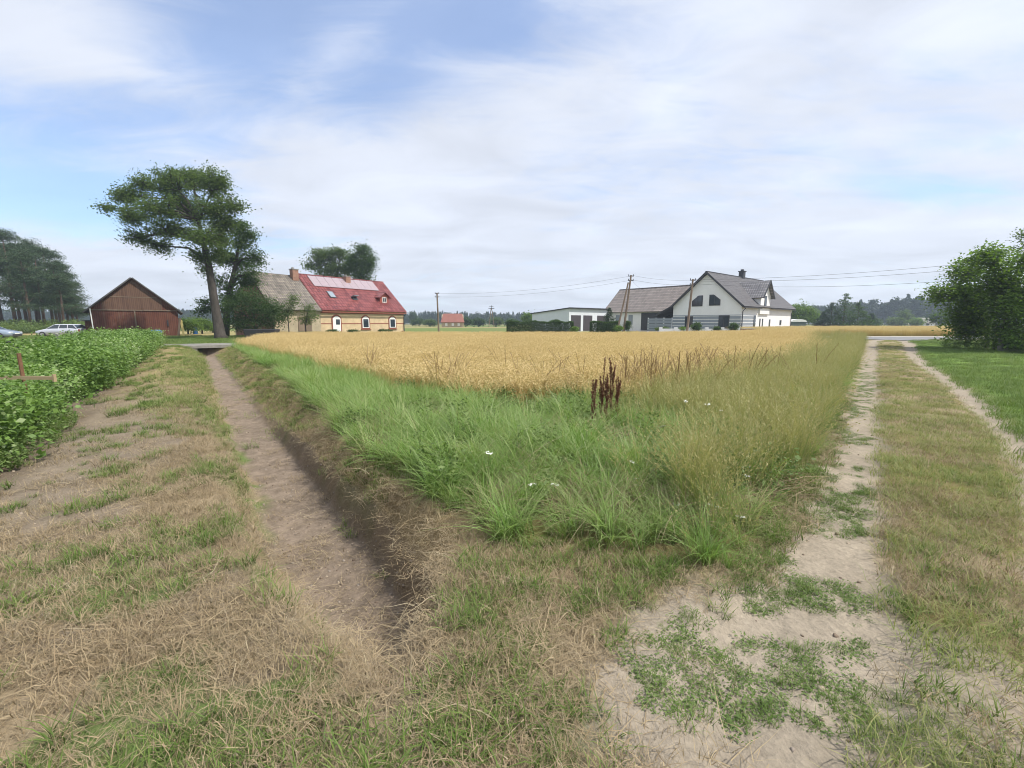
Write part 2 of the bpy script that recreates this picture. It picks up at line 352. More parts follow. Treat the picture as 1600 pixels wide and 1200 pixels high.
# ================================================================ scatter
def strands(n, h, spread, lean, wd, curve=.5, seg=3, seed=1, flat=False, hv=.35, head=None, z0=0, dirn=None):
    """n curved tapering blades; returns V, F(quads), t. head=(count, length, width, droop, start) adds grain/spikelets"""
    r = np.random.default_rng(seed); V = []; Fq = []; T = []; c = 0
    for i in range(n):
        ang = r.uniform(0, 2*math.pi); rad = spread*math.sqrt(r.uniform()); bx, by = rad*math.cos(ang), rad*math.sin(ang)
        a2 = r.uniform(0, 2*math.pi) if dirn is None else r.normal(dirn, .7); hh = h*r.uniform(1-hv, 1+hv*.6); ln = lean*r.uniform(.3, 1.3)
        dx, dy = math.cos(a2), math.sin(a2); sx, sy = -dy, dx; w0 = wd*r.uniform(.7, 1.2); pts = []
        for k in range(seg+1):
            q = k/seg; out = hh*(ln*q*(1-curve)+ln*curve*q*q*1.6); up = hh*math.sqrt(max(.05, 1-min(.95, (ln*q*.75)**2)))*q if not flat else (z0+.012*r.uniform(0, 1)+hh*.10*math.sin(q*3.1)*r.uniform(0, 1))
            pts.append((bx+dx*out, by+dy*out, up))
        tw = r.uniform(-.5, .5)
        for k, p_ in enumerate(pts):
            q = k/seg; ww = w0*(1-q**1.6*.92)/2 if head is None else w0*.5
            V += [(p_[0]-sx*ww, p_[1]-sy*ww, p_[2]-tw*ww), (p_[0]+sx*ww, p_[1]+sy*ww, p_[2]+tw*ww)]; T += [q*.9, q*.9]
        for k in range(seg):
            b = c+2*k; Fq.append((b, b+1, b+3, b+2))
        c += 2*(seg+1)
        if head:
            cnt, hl, hw, dr, st = head; P0 = Vector(pts[-2]); P1 = Vector(pts[-1]); dirv = (P1-P0).normalized()
            for j in range(cnt):
                q = st+(1-st)*j/max(1, cnt-1); pos = P0.lerp(P1, q) if seg > 1 else P1
                a3 = r.uniform(0, 2*math.pi); dv = (dirv*.8+Vector((math.cos(a3)*.6, math.sin(a3)*.6, -dr))).normalized()
                sd_ = dv.cross(Vector((r.normal(), r.normal(), r.normal()))).normalized(); l = hl*r.uniform(.7, 1.2)
                e = pos+dv*l; mdl = pos+dv*l*.5
                V += [tuple(pos), tuple(mdl-sd_*hw/2), tuple(e), tuple(mdl+sd_*hw/2)]; T += [1]*4; Fq.append((c, c+1, c+2, c+3)); c += 4
    return np.array(V), np.array(Fq), np.array(T)
def leaves(n, centers, size, wr=.55, up=.35, seed=2, sv=.35):
    """rhombic leaves, folded along the midrib as two triangles sharing an edge are kept planar quads"""
    r = np.random.default_rng(seed); Pn = np.asarray(centers); n = len(Pn)
    d = r.normal(size=(n, 3)); d[:, 2] = d[:, 2]*.5+.05; d /= np.linalg.norm(d, axis=1)[:, None]
    nn = r.normal(size=(n, 3))*(1-up); nn[:, 2] += up*2.2; s = np.cross(d, nn); s /= np.linalg.norm(s, axis=1)[:, None]+1e-6
    sz = (size*r.uniform(1-sv, 1+sv, n))[:, None]
    V = np.stack([Pn-d*sz*.5, Pn-s*sz*wr*.5+d*sz*.05, Pn+d*sz*.5, Pn+s*sz*wr*.5+d*sz*.05], 1).reshape(-1, 3)
    return V, np.arange(4*n).reshape(n, 4), np.full(4*n, .8)
def src(name, parts, m):
    col = bpy.data.collections.new(name)
    for i, (V, Fq, T) in enumerate(parts):
        me = qmesh('%s_piece' % name, V, Fq, m, {'t': ('FLOAT', 'POINT', T)})
        link('%s_piece_%d' % (name, i), me, col=col)
    return col
_gn = {}
def scatter(name, col, P, rotz, tilt, scl, tint, nvar, **k):
    n = len(P); me = bpy.data.meshes.new(name); me.vertices.add(n); me.vertices.foreach_set('co', np.asarray(P, np.float32).ravel())
    rot = np.zeros((n, 3), np.float32); rot[:, 2] = rotz; rot[:, 0] = tilt[:, 0]; rot[:, 1] = tilt[:, 1]
    for an, ty, val in (('rot', 'FLOAT_VECTOR', rot), ('scl', 'FLOAT', scl), ('tint', 'FLOAT', tint), ('idx', 'INT', rng.integers(0, nvar, n))):
        at = me.attributes.new(an, ty, 'POINT'); at.data.foreach_set('vector' if 'VEC' in ty else 'value', np.asarray(val).ravel())
    me.update(); o = link(name, me)
    ng = bpy.data.node_groups.new(name+'_scatter', 'GeometryNodeTree')
    ng.interface.new_socket('Geometry', in_out='INPUT', socket_type='NodeSocketGeometry'); ng.interface.new_socket('Geometry', in_out='OUTPUT', socket_type='NodeSocketGeometry')
    gi = ng.nodes.new('NodeGroupInput'); go = ng.nodes.new('NodeGroupOutput'); ip = ng.nodes.new('GeometryNodeInstanceOnPoints')
    ci = ng.nodes.new('GeometryNodeCollectionInfo'); ci.inputs[0].default_value = col; ci.inputs['Separate Children'].default_value = True; ci.inputs['Reset Children'].default_value = True
    def na(t, nm):
        a = ng.nodes.new('GeometryNodeInputNamedAttribute'); a.data_type = t; a.inputs['Name'].default_value = nm; return a.outputs['Attribute']
    ng.links.new(gi.outputs[0], ip.inputs['Points']); ng.links.new(ci.outputs[0], ip.inputs['Instance'])
    ip.inputs['Pick Instance'].default_value = True
    ng.links.new(na('INT', 'idx'), ip.inputs['Instance Index']); ng.links.new(na('FLOAT_VECTOR', 'rot'), ip.inputs['Rotation']); ng.links.new(na('FLOAT', 'scl'), ip.inputs['Scale'])
    ng.links.new(ip.outputs[0], go.inputs[0])
    md = o.modifiers.new('scatter', 'NODES'); md.node_group = ng
    return tag(o, kind='stuff', **k)
def samp(n, x0, x1, y0, y1, test, zoff=-.005):
    x = rng.uniform(x0, x1, n); y = rng.uniform(y0, y1, n)
    pr = test(x, y); pr = np.clip(pr, 0, 1); inview = (np.abs(x) < 1.35*y+2.2)
    keep = (rng.uniform(size=n) < pr) & inview; x, y = x[keep], y[keep]
    return np.stack([x, y, height(x, y)+zoff], 1)
def sc_auto(name, col, P, nvar, smin, smax, tiltamt=.12, tintf=None, sclf=None, **k):
    n = len(P); tint = rng.uniform(size=n); sm = 1 if sclf is None else sclf(P[:, 0], P[:, 1])
    if tintf is not None: tint = np.clip(tintf(P[:, 0], P[:, 1])+rng.normal(0, .12, n), 0, 1)
    print(name, n)
    return scatter(name, col, P, rng.uniform(0, 6.28, n), rng.normal(0, tiltamt, (n, 2)), rng.uniform(smin, smax, n)*sm, tint, nvar, **k)
B = lambda m: m.astype(float)
def in_tall(x, y):      # tall green band along the ditch and the corner between ditch and track
    n = (fbm(x, y, 1.2, 3, 5)-.5)*.8; rc = Rcrest(y)
    low = np.interp(x, [-3, -.6, 0, .6, 1.1, 1.9, 3], [3.3, 3.35, 2.95, 3.0, 2.75, 2.55, 3.3])
    return (x > rc+.05+n*.4) & (y > low+n*.35) & (x < RutLL(y)-.25+n*.3) & (y < 34)
# -- palettes
m_straw = leafmat('straw', [(.16, .12, .075), (.28, .21, .125), (.39, .31, .19), (.23, .18, .12), (.48, .41, .27)], trans=.12, rough=.6)
m_green = leafmat('green_grass', [(.08, .13, .028), (.12, .19, .04), (.16, .24, .055), (.24, .27, .09)], trans=.3, root=(.07, .10, .03))
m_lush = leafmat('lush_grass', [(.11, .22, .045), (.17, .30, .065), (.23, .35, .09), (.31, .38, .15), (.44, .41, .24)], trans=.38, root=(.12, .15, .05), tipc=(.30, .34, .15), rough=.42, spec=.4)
m_lawn = leafmat('lawn_grass', [(.095, .155, .04), (.145, .21, .055), (.22, .265, .09)], trans=.3)
m_olive = leafmat('olive_grass', [(.14, .21, .055), (.20, .26, .075), (.34, .32, .14), (.16, .24, .06), (.44, .38, .21)], trans=.32, root=(.15, .18, .06), tipc=(.42, .36, .18))
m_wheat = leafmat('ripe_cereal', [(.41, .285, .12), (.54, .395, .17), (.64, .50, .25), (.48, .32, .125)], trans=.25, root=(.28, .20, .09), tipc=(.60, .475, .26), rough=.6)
m_weed = leafmat('weed_leaves', [(.085, .135, .04), (.13, .195, .055), (.20, .26, .09)], trans=.3)
# -- source clumps
s_straw = src('dry_cuttings', [strands(64, .105, .15, 1.0, .0027, seg=3, seed=i, flat=True, z0=.004, hv=.6) for i in range(5)], m_straw)
s_stub = src('dry_stubble', [strands(46, .055, .11, .9, .0028, seg=2, seed=20+i) for i in range(5)], m_straw)
s_short = src('short_tuft', [strands(44, .07, .07, .9, .0042, seg=3, seed=30+i) for i in range(5)], m_green)
s_lush = src('tall_tuft', [strands(60, .42, .10, .78, .0085, seg=6, curve=.9, seed=40+i, hv=.5) for i in range(6)], m_lush)
s_dead = src('dead_tuft', [strands(40, .26, .12, 1.1, .006, seg=5, curve=.9, seed=140+i, hv=.5) for i in range(4)], m_straw)
s_lawn = src('lawn_tuft', [strands(60, .07, .16, .7, .006, seg=2, seed=50+i) for i in range(4)], m_lawn)
s_olive = src('seeding_tuft', [strands(34, .62, .12, .35, .0028, seg=4, curve=.8, seed=60+i, head=(5, .03, .008, .0, .1)) for i in range(5)], m_olive)
s_track = src('mown_tuft', [strands(60, .075, .15, 1.0, .0035, seg=2, seed=70+i) for i in range(5)], m_olive)
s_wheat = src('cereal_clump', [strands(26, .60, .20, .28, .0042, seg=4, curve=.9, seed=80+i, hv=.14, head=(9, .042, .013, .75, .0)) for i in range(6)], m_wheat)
def weed(seed):
    r = np.random.default_rng(seed); a = r.uniform(0, 6.28, 60); q = r.uniform(0, 1, 60)**.6*.09
    return leaves(60, np.stack([q*np.cos(a), q*np.sin(a), r.uniform(.004, .022, 60)], 1), .02, wr=.5, up=.9, seed=seed)
s_mat = src('creeping_mat', [weed(90+i) for i in range(4)], m_weed)
def herb(seed, h=.35):
    r = np.random.default_rng(seed); Pn = []
    for j in range(9):
        a = r.uniform(0, 6.28); ln = r.uniform(.1, .5); hh = h*r.uniform(.6, 1.2); bx, by = r.normal(0, .04, 2)
        for q in np.linspace(.2, 1, 12): Pn.append((bx+math.cos(a)*ln*q*hh+r.normal(0, .015), by+math.sin(a)*ln*q*hh+r.normal(0, .015), hh*q))
    return leaves(0, Pn, .05, wr=.4, up=.4, seed=seed)
s_herb = src('leafy_herb', [herb(100+i) for i in range(4)], m_weed)
# -- where each grows
lowfg = lambda x, y: (1-.92*barem(x, y))*B((x < RutLL(y)+.0) & ~in_tall(x, y) & ~in_wheat(x, y) & (x > Rasp(y)-.1))
def ditchfloor(x, y): return (x > Ltoe(y)-.25) & (x < Rlip(y)+.02) & (y > 1.8) & (x < -.5)
def fall(x, y, k=7): return np.clip((k/np.maximum(np.hypot(x, y), k))**1.4, 0, 1)
def soilstrip(x, y): return sst(2.1, 1.2, x-Rasp(y)+(fbm(x, y, .9, 5, 41)-.5)*1.6)*sst(1.5, 4, y)
def greenp(x, y): return sst(.53, .64, fbm(x, y, 1.3, 4, 81))
def midz(x, y): return B((x > Rcrest(y)))
P = samp(60000, -12, 6, .7, 18, lambda x, y: lowfg(x, y)*fall(x, y, 4)*(1-.9*soilstrip(x, y))*np.where(ditchfloor(x, y), .10, 1)*(1-.6*greenp(x, y))*(.12+.88*sst(.36, .56, fbm(x, y, 1.1, 3, 15)))*(1-.62*midz(x, y)))
sc_auto('dry_grass_cuttings', s_straw, P, 5, .6, 1.5, .1, label='tangled dry grass cuttings lying over the mown foreground', cat='dry grass')
P = samp(150000, -22, 7, .7, 30, lambda x, y: lowfg(x, y)*fall(x, y, 6)*(1-.85*soilstrip(x, y))*np.where(ditchfloor(x, y), .03, 1))
sc_auto('dry_stubble', s_stub, P, 5, .6, 1.4, .2, label='short dry straw coloured stubble on the mown ditch banks', cat='dry grass')
def shortt(x, y):
    edge = np.exp(-((x-Ltoe(y)+.35)/.3)**2)*B(y > 2)*sst(.42, .6, fbm(x, y, 1.6, 3, 44))
    gr = greenp(x, y)*.6+edge*.6+midz(x, y)*B(x < RutLL(y))*sst(.30, .52, fbm(x, y, 2.2, 3, 19))*1.0+.03+.1*midz(x, y)
    return (1-.65*B((y < 2.6) & (x < -.3) & (fbm(x, y, .9, 3, 700) > .40)))*lowfg(x, y)*np.clip(gr, 0, 1)*fall(x, y, 6)*(1-.75*soilstrip(x, y))*np.where(ditchfloor(x, y), .02, 1)
P = samp(110000, -22, 7, .7, 30, shortt)
sc_auto('short_green_grass', s_short, P, 5, .6, 1.5, .12, label='patchy short green grass regrowing on the banks and mown corner', cat='grass')
def nodock(x, y): return 1-.85*np.exp(-(((x-1.22)/.45)**2+((y-5.75)/.75)**2)**2)
P = samp(52000, -19, 12, 2.2, 30, lambda x, y: B(in_tall(x, y) & ~in_wheat(x, y))*np.clip(fall(x, y, 9), .3, 1)*(1-.78*sst(-.2, 1.0, x-np.interp(y, [2, 3, 5, 8, 14, 30], [1.6, 1.75, 2.2, 1.5, 2.0, 3.0])+(fbm(x, y, 2, 3, 8)-.5)*1.2))*(.5+.5*sst(.38, .55, fbm(x, y, 1.5, 3, 77)))*nodock(x, y))
sc_auto('tall_green_grass', s_lush, P, 6, .5, 1.15, .14, None, lambda x, y: .7+.35*sst(2.9, 5.2, y+np.clip(-x-.5, 0, 9)*.55)*(.6+.8*fbm(x, y, 1.1, 3, 78)), label='tall lush green grass between the ditch and the golden field', cat='grass')
P = samp(30000, -12, 8, 2.4, 22, lambda x, y: B(in_tall(x, y) & ~in_wheat(x, y))*sst(.5, .62, fbm(x, y, 1.7, 3, 123))*np.clip(fall(x, y, 9), .3, 1)*.7)
sc_auto('dead_grass', s_dead, P, 4, .5, 1.2, .25, label='bleached dead blades tangled in the green grass', cat='dry grass')
P = samp(60000, -2, 30, 2.2, 36, lambda x, y: B(in_tall(x, y) & ~in_wheat(x, y, 1.6))*np.clip(fall(x, y, 9), .3, 1)*(.25+.75*sst(.36, .52, fbm(x, y, 1.3, 3, 654)))*sst(-1.3, .3, x-np.interp(y, [2, 3, 5, 8, 14, 30], [1.7, 1.9, 2.7, 2.6, 4.0, 8.0])+(fbm(x, y, 2, 3, 8)-.5)*.9))
sc_auto('seeding_meadow_grass', s_olive, P, 5, .6, 1.15, .12, lambda x, y: fbm(x, y, 1.0, 4, 888)*2-.5, label='fine olive and tan seeding grass leaning over the left wheel rut', cat='grass')
P = samp(9000, -2.5, 8, 2.4, 13, lambda x, y: B(in_tall(x, y))*nodock(x, y)*sst(.47, .60, fbm(x, y, 1.3, 3, 99))*.45*sst(3.0, 4.2, y))
sc_auto('leafy_weeds', s_herb, P, 4, .6, 1.2, .12, label='leafy green weeds among the tall grass at the field corner', cat='weeds')
P = samp(48000, -26, 32, 6.4, 48.5, lambda x, y: B(in_wheat(x, y, 2.4))*np.clip(fall(x, y, 16)*1.4, .35, 1))
def wt(x, y): return fbm(x, y, .3, 4, 66)*1.9-.45
sc_auto('ripe_cereal_field', s_wheat, P, 6, .84, 1.14, .07, wt, lambda x, y: .86+.28*fbm(x, y, .45, 3, 17), label='golden ripe cereal crop filling the field between ditch and track', cat='cereal field')
P = samp(26000, 30, 150, 49, 82, lambda x, y: B((y > roadY(x)+4.6) & (x > 32))*.6)
sc_auto('far_cereal_field', s_wheat, P, 6, 1.4, 1.7, .05, wt, label='strip of golden cereal crop beyond the road at right', cat='cereal field')
def mid2(x, y): return B((x > RutLR(y)+.02) & (x < RutRL(y)-.02) & (y < 36))
P = samp(120000, .8, 33, .9, 36, lambda x, y: mid2(x, y)*fall(x, y, 6)*(1-.45*barem(x, y))*(.45+.55*sst(.36, .5, fbm(x, y, 2.1, 3, 333))))
sc_auto('track_centre_grass', s_track, P, 5, .6, 1.4, .15, lambda x, y: fbm(x, y, .9, 4, 41)*1.3-.15, label='short olive and straw grass strip between the two wheel ruts', cat='grass')
gx_, gy_ = G(1410, 1140)
P = samp(3400, .6, 3, .8, 2.4, lambda x, y: .6*sst(.42, .75, np.exp(-(((x-gx_)/.30)**2+((y-gy_)/.30)**2))*.6+.45*fbm(x, y, 5, 3, 7)))
sc_auto('corner_green_grass', s_short, P, 5, .25, .7, .15, label='dense green grass patch in the near bottom right of the bare ground', cat='grass')
P = samp(50000, .8, 20, .9, 20, lambda x, y: mid2(x, y)*fall(x, y, 5)*(1-.5*barem(x, y))*(.3+.7*sst(.4, .55, fbm(x, y, 1.4, 3, 444))))
sc_auto('track_stubble', s_stub, P, 5, .7, 1.5, .2, label='dry straw stubble between the wheel ruts', cat='dry grass')
P = samp(26000, .6, 30, .8, 30, lambda x, y: mid2(x, y)*fall(x, y, 7)*sst(.45, .60, fbm(x, y, 1.2, 4, 21)))
sc_auto('track_green_grass', s_short, P, 5, .5, 1.2, .12, label='greener grass patches on the strip between the wheel ruts', cat='grass')
P = samp(120000, 3, 62, 2, 44, lambda x, y: B(x > RutRR(y)-.03+(fbm(x, y, 4, 2, 9)-.5)*.25)*fall(x, y, 9)*B(y < roadY(x)-5))
sc_auto('lawn_grass', s_lawn, P, 4, .7, 1.8, .1, label='bright green mown grass to the right of the dirt track', cat='grass')
# creeping mats on the left rut, placed from their spots on the ground
def matz(x, y):
    a, b = RutLL(y), RutLR(y); q = (x-a)/(b-a); n = fbm(x, y, 2.4, 4, 271)+.10*(fbm(x, y, 14, 2, 5)-.5)
    rut = B((q > -.35) & (q < .9) & (y > 1.9))*sst(.445, .50, n-.17*np.clip(q-.05, 0, 1)+.04*B(q < .3))*sst(24, 12, y)
    low = B((y <= 2.1) & (x > .5))*sst(.535, .58, fbm(x, y, 2.9, 4, 277))*.9
    return np.clip(rut+low, 0, 1)
P = samp(110000, .4, 17, .8, 20, lambda x, y: matz(x, y)*fall(x, y, 7))
P2 = samp(26000, .4, 17, .8, 20, lambda x, y: matz(x, y)*fall(x, y, 6))
sc_auto('rut_grass', s_short, P2, 5, .3, .8, .12, label='short green tufts growing out of the creeping mats in the rut', cat='grass')
sc_auto('creeping_knotweed', s_mat, P, 4, .35, .9, .1, label='low creeping green mats spreading over the sandy left wheel rut', cat='weeds')
P = samp(60000, -30, 1, 5, 30, lambda x, y: lowfg(x, y)*sst(5, 9, y)*(1-.9*soilstrip(x, y))*np.where(ditchfloor(x, y), .02, 1)*.35)
sc_auto('bank_grass', s_track, P, 5, .7, 1.9, .15, lambda x, y: .9-1.1*sst(.40, .62, fbm(x, y, 1.1, 3, 83)), label='coarse straw and olive grass on the far ditch banks', cat='grass')
P = samp(30000, -30, 1, 5, 30, lambda x, y: lowfg(x, y)*sst(5, 9, y)*greenp(x, y)*np.where(ditchfloor(x, y), .02, 1)*.5)
sc_auto('bank_green_grass', s_short, P, 5, 1.0, 2.0, .15, label='green tufts on the far ditch banks', cat='grass')
# loose stones and clods
def clod(seed):
    r = np.random.default_rng(seed); import itertools
    V = np.array(list(itertools.product((-1, 1), repeat=3)), float)*.5; V = V*r.uniform(.55, 1.1, (8, 3)); V[:, 2] *= .6
    Fq = np.array([(0, 1, 3, 2), (4, 6, 7, 5), (0, 4, 5, 1), (2, 3, 7, 6), (0, 2, 6, 4), (1, 5, 7, 3)])
    return V*.02, Fq, np.full(8, .5)
m_clod = leafmat('clods', [(.22, .17, .12), (.34, .28, .21), (.16, .12, .09), (.46, .42, .37)], trans=0, rough=.9)
s_clod = src('soil_crumb', [clod(i) for i in range(5)], m_clod)
P = samp(90000, -16, 16, .8, 20, lambda x, y: fall(x, y, 4)*np.clip(1.0*ditchfloor(x, y)+.6*soilstrip(x, y)+.12*B((x > RutLL(y)) & (x < RutLR(y)))+.02*lowfg(x, y), 0, 1), zoff=.0)
sc_auto('soil_crumbs', s_clod, P, 5, .3, 1.5, .6, label='small crumbs of dry soil scattered on bare earth', cat='soil')
# ================================================================ solid building blocks
class MB:
    def __init__(s): s.v = []; s.f = []
    def poly(s, pts): b = len(s.v); s.v += [tuple(p) for p in pts]; s.f.append(tuple(range(b, b+len(pts))))
    def hexa(s, lo, hi):      # lo, hi: four points each, same order
        b = len(s.v); s.v += [tuple(p) for p in lo]+[tuple(p) for p in hi]; n = len(lo)
        s.f.append(tuple(b+n-1-i for i in range(n))); s.f.append(tuple(b+n+i for i in range(n)))
        for i in range(n): j = (i+1) % n; s.f.append((b+i, b+j, b+n+j, b+n+i))
        return s
    def box(s, x0, x1, y0, y1, z0, z1):
        return s.hexa([(x0, y0, z0), (x1, y0, z0), (x1, y1, z0), (x0, y1, z0)], [(x0, y0, z1), (x1, y0, z1), (x1, y1, z1), (x0, y1, z1)])
    def prism(s, pts, d):     # pts polygon, extruded by vector d
        d = Vector(d); return s.hexa(pts, [tuple(Vector(p)+d) for p in pts])
    def bar(s, a, b, w, h=None):
        a, b = Vector(a), Vector(b); d = (b-a).normalized(); u = d.cross(Vector((0, 0, 1)))
        if u.length < 1e-3: u = Vector((1, 0, 0))
        u = u.normalized()*w/2; v = u.cross(d).normalized()*(h or w)/2
        q = [a-u-v, a+u-v, a+u+v, a-u+v]; return s.hexa([tuple(p) for p in q], [tuple(p+(b-a)) for p in q])
    def tube(s, pts, rad, n=8):
        rings = []; up = Vector((.13, .37, .92)); k = len(pts)
        for i, p in enumerate(pts):
            p = Vector(p); d = (Vector(pts[min(i+1, k-1)])-Vector(pts[max(i-1, 0)])).normalized()
            a = d.cross(up)
            if a.length < .05: a = d.cross(Vector((1, 0, 0)))
            a.normalize(); b_ = d.cross(a); r_ = rad[i] if isinstance(rad, (list, tuple)) else rad; b0 = len(s.v)
            s.v += [tuple(p+(a*math.cos(t)+b_*math.sin(t))*r_) for t in [2*math.pi*j/n for j in range(n)]]; rings.append(b0)
        for q, r_ in zip(rings[:-1], rings[1:]):
            for j in range(n): s.f.append((q+j, q+(j+1) % n, r_+(j+1) % n, r_+j))
        s.f.append(tuple(reversed(range(rings[0], rings[0]+n)))); s.f.append(tuple(range(rings[-1], rings[-1]+n)))
        return s
    def build(s, name, m, parent=None, bevel=0, smooth=False, **k):
        import bmesh
        me = bpy.data.meshes.new(name); me.from_pydata(s.v, [], s.f); me.materials.append(m)
        bm = bmesh.new(); bm.from_mesh(me); bmesh.ops.recalc_face_normals(bm, faces=bm.faces)
        if bevel: bmesh.ops.bevel(bm, geom=bm.edges, offset=bevel, segments=2, affect='EDGES', profile=.5)
        if smooth:
            for f in bm.faces: f.smooth = True
        bm.to_mesh(me); bm.free()
        return tag(link(name, me, parent), **k)
def roof_slab(m_, e0, e1, r1, r0, th):   # eave start,end, ridge end,start: slab with thickness
    n = (Vector(e1)-Vector(e0)).cross(Vector(r0)-Vector(e0)).normalized()
    if n.z < 0: n = -n
    q = [Vector(p) for p in (e0, e1, r1, r0)]
    m_.hexa([tuple(p) for p in q], [tuple(p+n*th) for p in q])
def tilemat(name, c1, c2, pitch_x, pitch_u, axis='X', rough=.55, spec=.4, bump=.7, jc=(.45, .42, .42)):
    """tiles: courses along the slope (uses height Z and the eave axis)"""
    m, nt, out = newmat(name); tc = N(nt, 'ShaderNodeTexCoord'); sp = N(nt, 'ShaderNodeSeparateXYZ'); L(nt, tc.outputs['Object'], sp.inputs[0])
    X = M(nt, 'MULTIPLY', sp.outputs[0 if axis == 'X' else 1], 1/pitch_x); U = M(nt, 'MULTIPLY', sp.outputs[2], 1/pitch_u)
    fx = M(nt, 'FRACT', X); fu = M(nt, 'FRACT', U)
    wave = M(nt, 'SINE', M(nt, 'MULTIPLY', fx, math.pi))
    cb_ = N(nt, 'ShaderNodeCombineXYZ'); L(nt, M(nt, 'FLOOR', X), cb_.inputs[0]); L(nt, M(nt, 'FLOOR', U), cb_.inputs[1])
    wn = N(nt, 'ShaderNodeTexWhiteNoise'); L(nt, cb_.outputs[0], wn.inputs[0])
    ns = N(nt, 'ShaderNodeTexNoise'); ns.inputs['Scale'].default_value = .7; ns.inputs['Detail'].default_value = 7; L(nt, tc.outputs['Object'], ns.inputs['Vector'])
    f = M(nt, 'ADD', M(nt, 'MULTIPLY', wn.outputs['Value'], .45), M(nt, 'MULTIPLY', ns.outputs['Fac'], .6))
    c = ramp(nt, f, [(.2, c1), (.85, c2)])
    gp = M(nt, 'LESS_THAN', fu, .13)                     # dark joint under each course
    x = N(nt, 'ShaderNodeMix', data_type='RGBA', blend_type='MULTIPLY'); L(nt, c, x.inputs['A']); x.inputs['B'].default_value = (*jc, 1); L(nt, M(nt, 'MULTIPLY', gp, .8), x.inputs[0])
    p = N(nt, 'ShaderNodeBsdfPrincipled'); L(nt, x.outputs['Result'], p.inputs['Base Color']); p.inputs['Roughness'].default_value = rough; p.inputs['Specular IOR Level'].default_value = spec
    bp = N(nt, 'ShaderNodeBump'); bp.inputs['Strength'].default_value = bump; bp.inputs['Distance'].default_value = .12
    L(nt, M(nt, 'ADD', wave, M(nt, 'MULTIPLY', M(nt, 'SUBTRACT', 1.0, fu), .6)), bp.inputs['Height']); L(nt, bp.outputs[0], p.inputs['Normal']); L(nt, p.outputs[0], out.inputs[0])
    return m
def boardmat(name, cols, pitch, axis=0, rough=.85, stain=None):
    m, nt, out = newmat(name); tc = N(nt, 'ShaderNodeTexCoord'); sp = N(nt, 'ShaderNodeSeparateXYZ'); L(nt, tc.outputs['Object'], sp.inputs[0])
    X = M(nt, 'MULTIPLY', sp.outputs[axis], 1/pitch); fx = M(nt, 'FRACT', X)
    wn = N(nt, 'ShaderNodeTexWhiteNoise', noise_dimensions='1D'); L(nt, M(nt, 'FLOOR', X), wn.inputs['W'])
    mp = N(nt, 'ShaderNodeMapping'); mp.inputs['Scale'].default_value = (3, 3, .6); L(nt, tc.outputs['Object'], mp.inputs[0])
    ns = N(nt, 'ShaderNodeTexNoise'); ns.inputs['Scale'].default_value = 1.2; ns.inputs['Detail'].default_value = 8; ns.inputs['Roughness'].default_value = .7; L(nt, mp.outputs[0], ns.inputs['Vector'])
    f = M(nt, 'ADD', M(nt, 'MULTIPLY', wn.outputs['Value'], .35), M(nt, 'MULTIPLY', ns.outputs['Fac'], .65))
    c = ramp(nt, f, [(.25+.5*i/(len(cols)-1), k) for i, k in enumerate(cols)])
    x = N(nt, 'ShaderNodeMix', data_type='RGBA', blend_type='MULTIPLY'); L(nt, c, x.inputs['A']); x.inputs['B'].default_value = (.25, .22, .2, 1); L(nt, M(nt, 'LESS_THAN', fx, .09), x.inputs[0])
    p = N(nt, 'ShaderNodeBsdfPrincipled'); L(nt, x.outputs['Result'], p.inputs['Base Color']); p.inputs['Roughness'].default_value = rough; p.inputs['Specular IOR Level'].default_value = .2
    L(nt, p.outputs[0], out.inputs[0]); return m
m_glass = mat('window_glass', (.03, .04, .05), rough=.06, var=.1, spec=.8)
m_glassl = mat('roof_glass', (.25, .30, .34), rough=.08, var=.1, spec=.9)
m_white = mat('white_frame', (.78, .78, .76), rough=.5, var=.04)
m_dark = mat('anthracite', (.045, .045, .05), rough=.5, var=.1)
m_stucco = mat('white_render', (.80, .80, .80), rough=.85, var=.04, scale=.8, bump=.1)
m_bluegrey = mat('pale_render', (.66, .69, .73), rough=.85, var=.05, scale=.5)
m_cream = mat('cream_render', (.58, .44, .27), rough=.9, var=.16, scale=1.3, bump=.1)
m_creamold = mat('weathered_render', (.42, .35, .24), rough=.9, var=.2, scale=1.1, bump=.1)
m_brick = mat('dark_red_brick', (.25, .085, .055), rough=.85, var=.2, scale=5)
m_brickold = mat('old_brick', (.30, .17, .12), rough=.9, var=.25, scale=3)
m_wood = mat('weathered_wood', (.20, .15, .105), rough=.9, var=.25, scale=4, stretch=(1, 1, .1))
m_conc = mat('old_concrete', (.26, .25, .225), rough=.9, var=.2, scale=3, bump=.3)
m_bark = mat('tree_bark', (.065, .056, .047), rough=.95, var=.35, scale=5, bump=1.0, stretch=(1, 1, .25))
m_pbark = mat('pine_bark', (.11, .075, .055), rough=.95, var=.3, scale=4, stretch=(1, 1, .3))
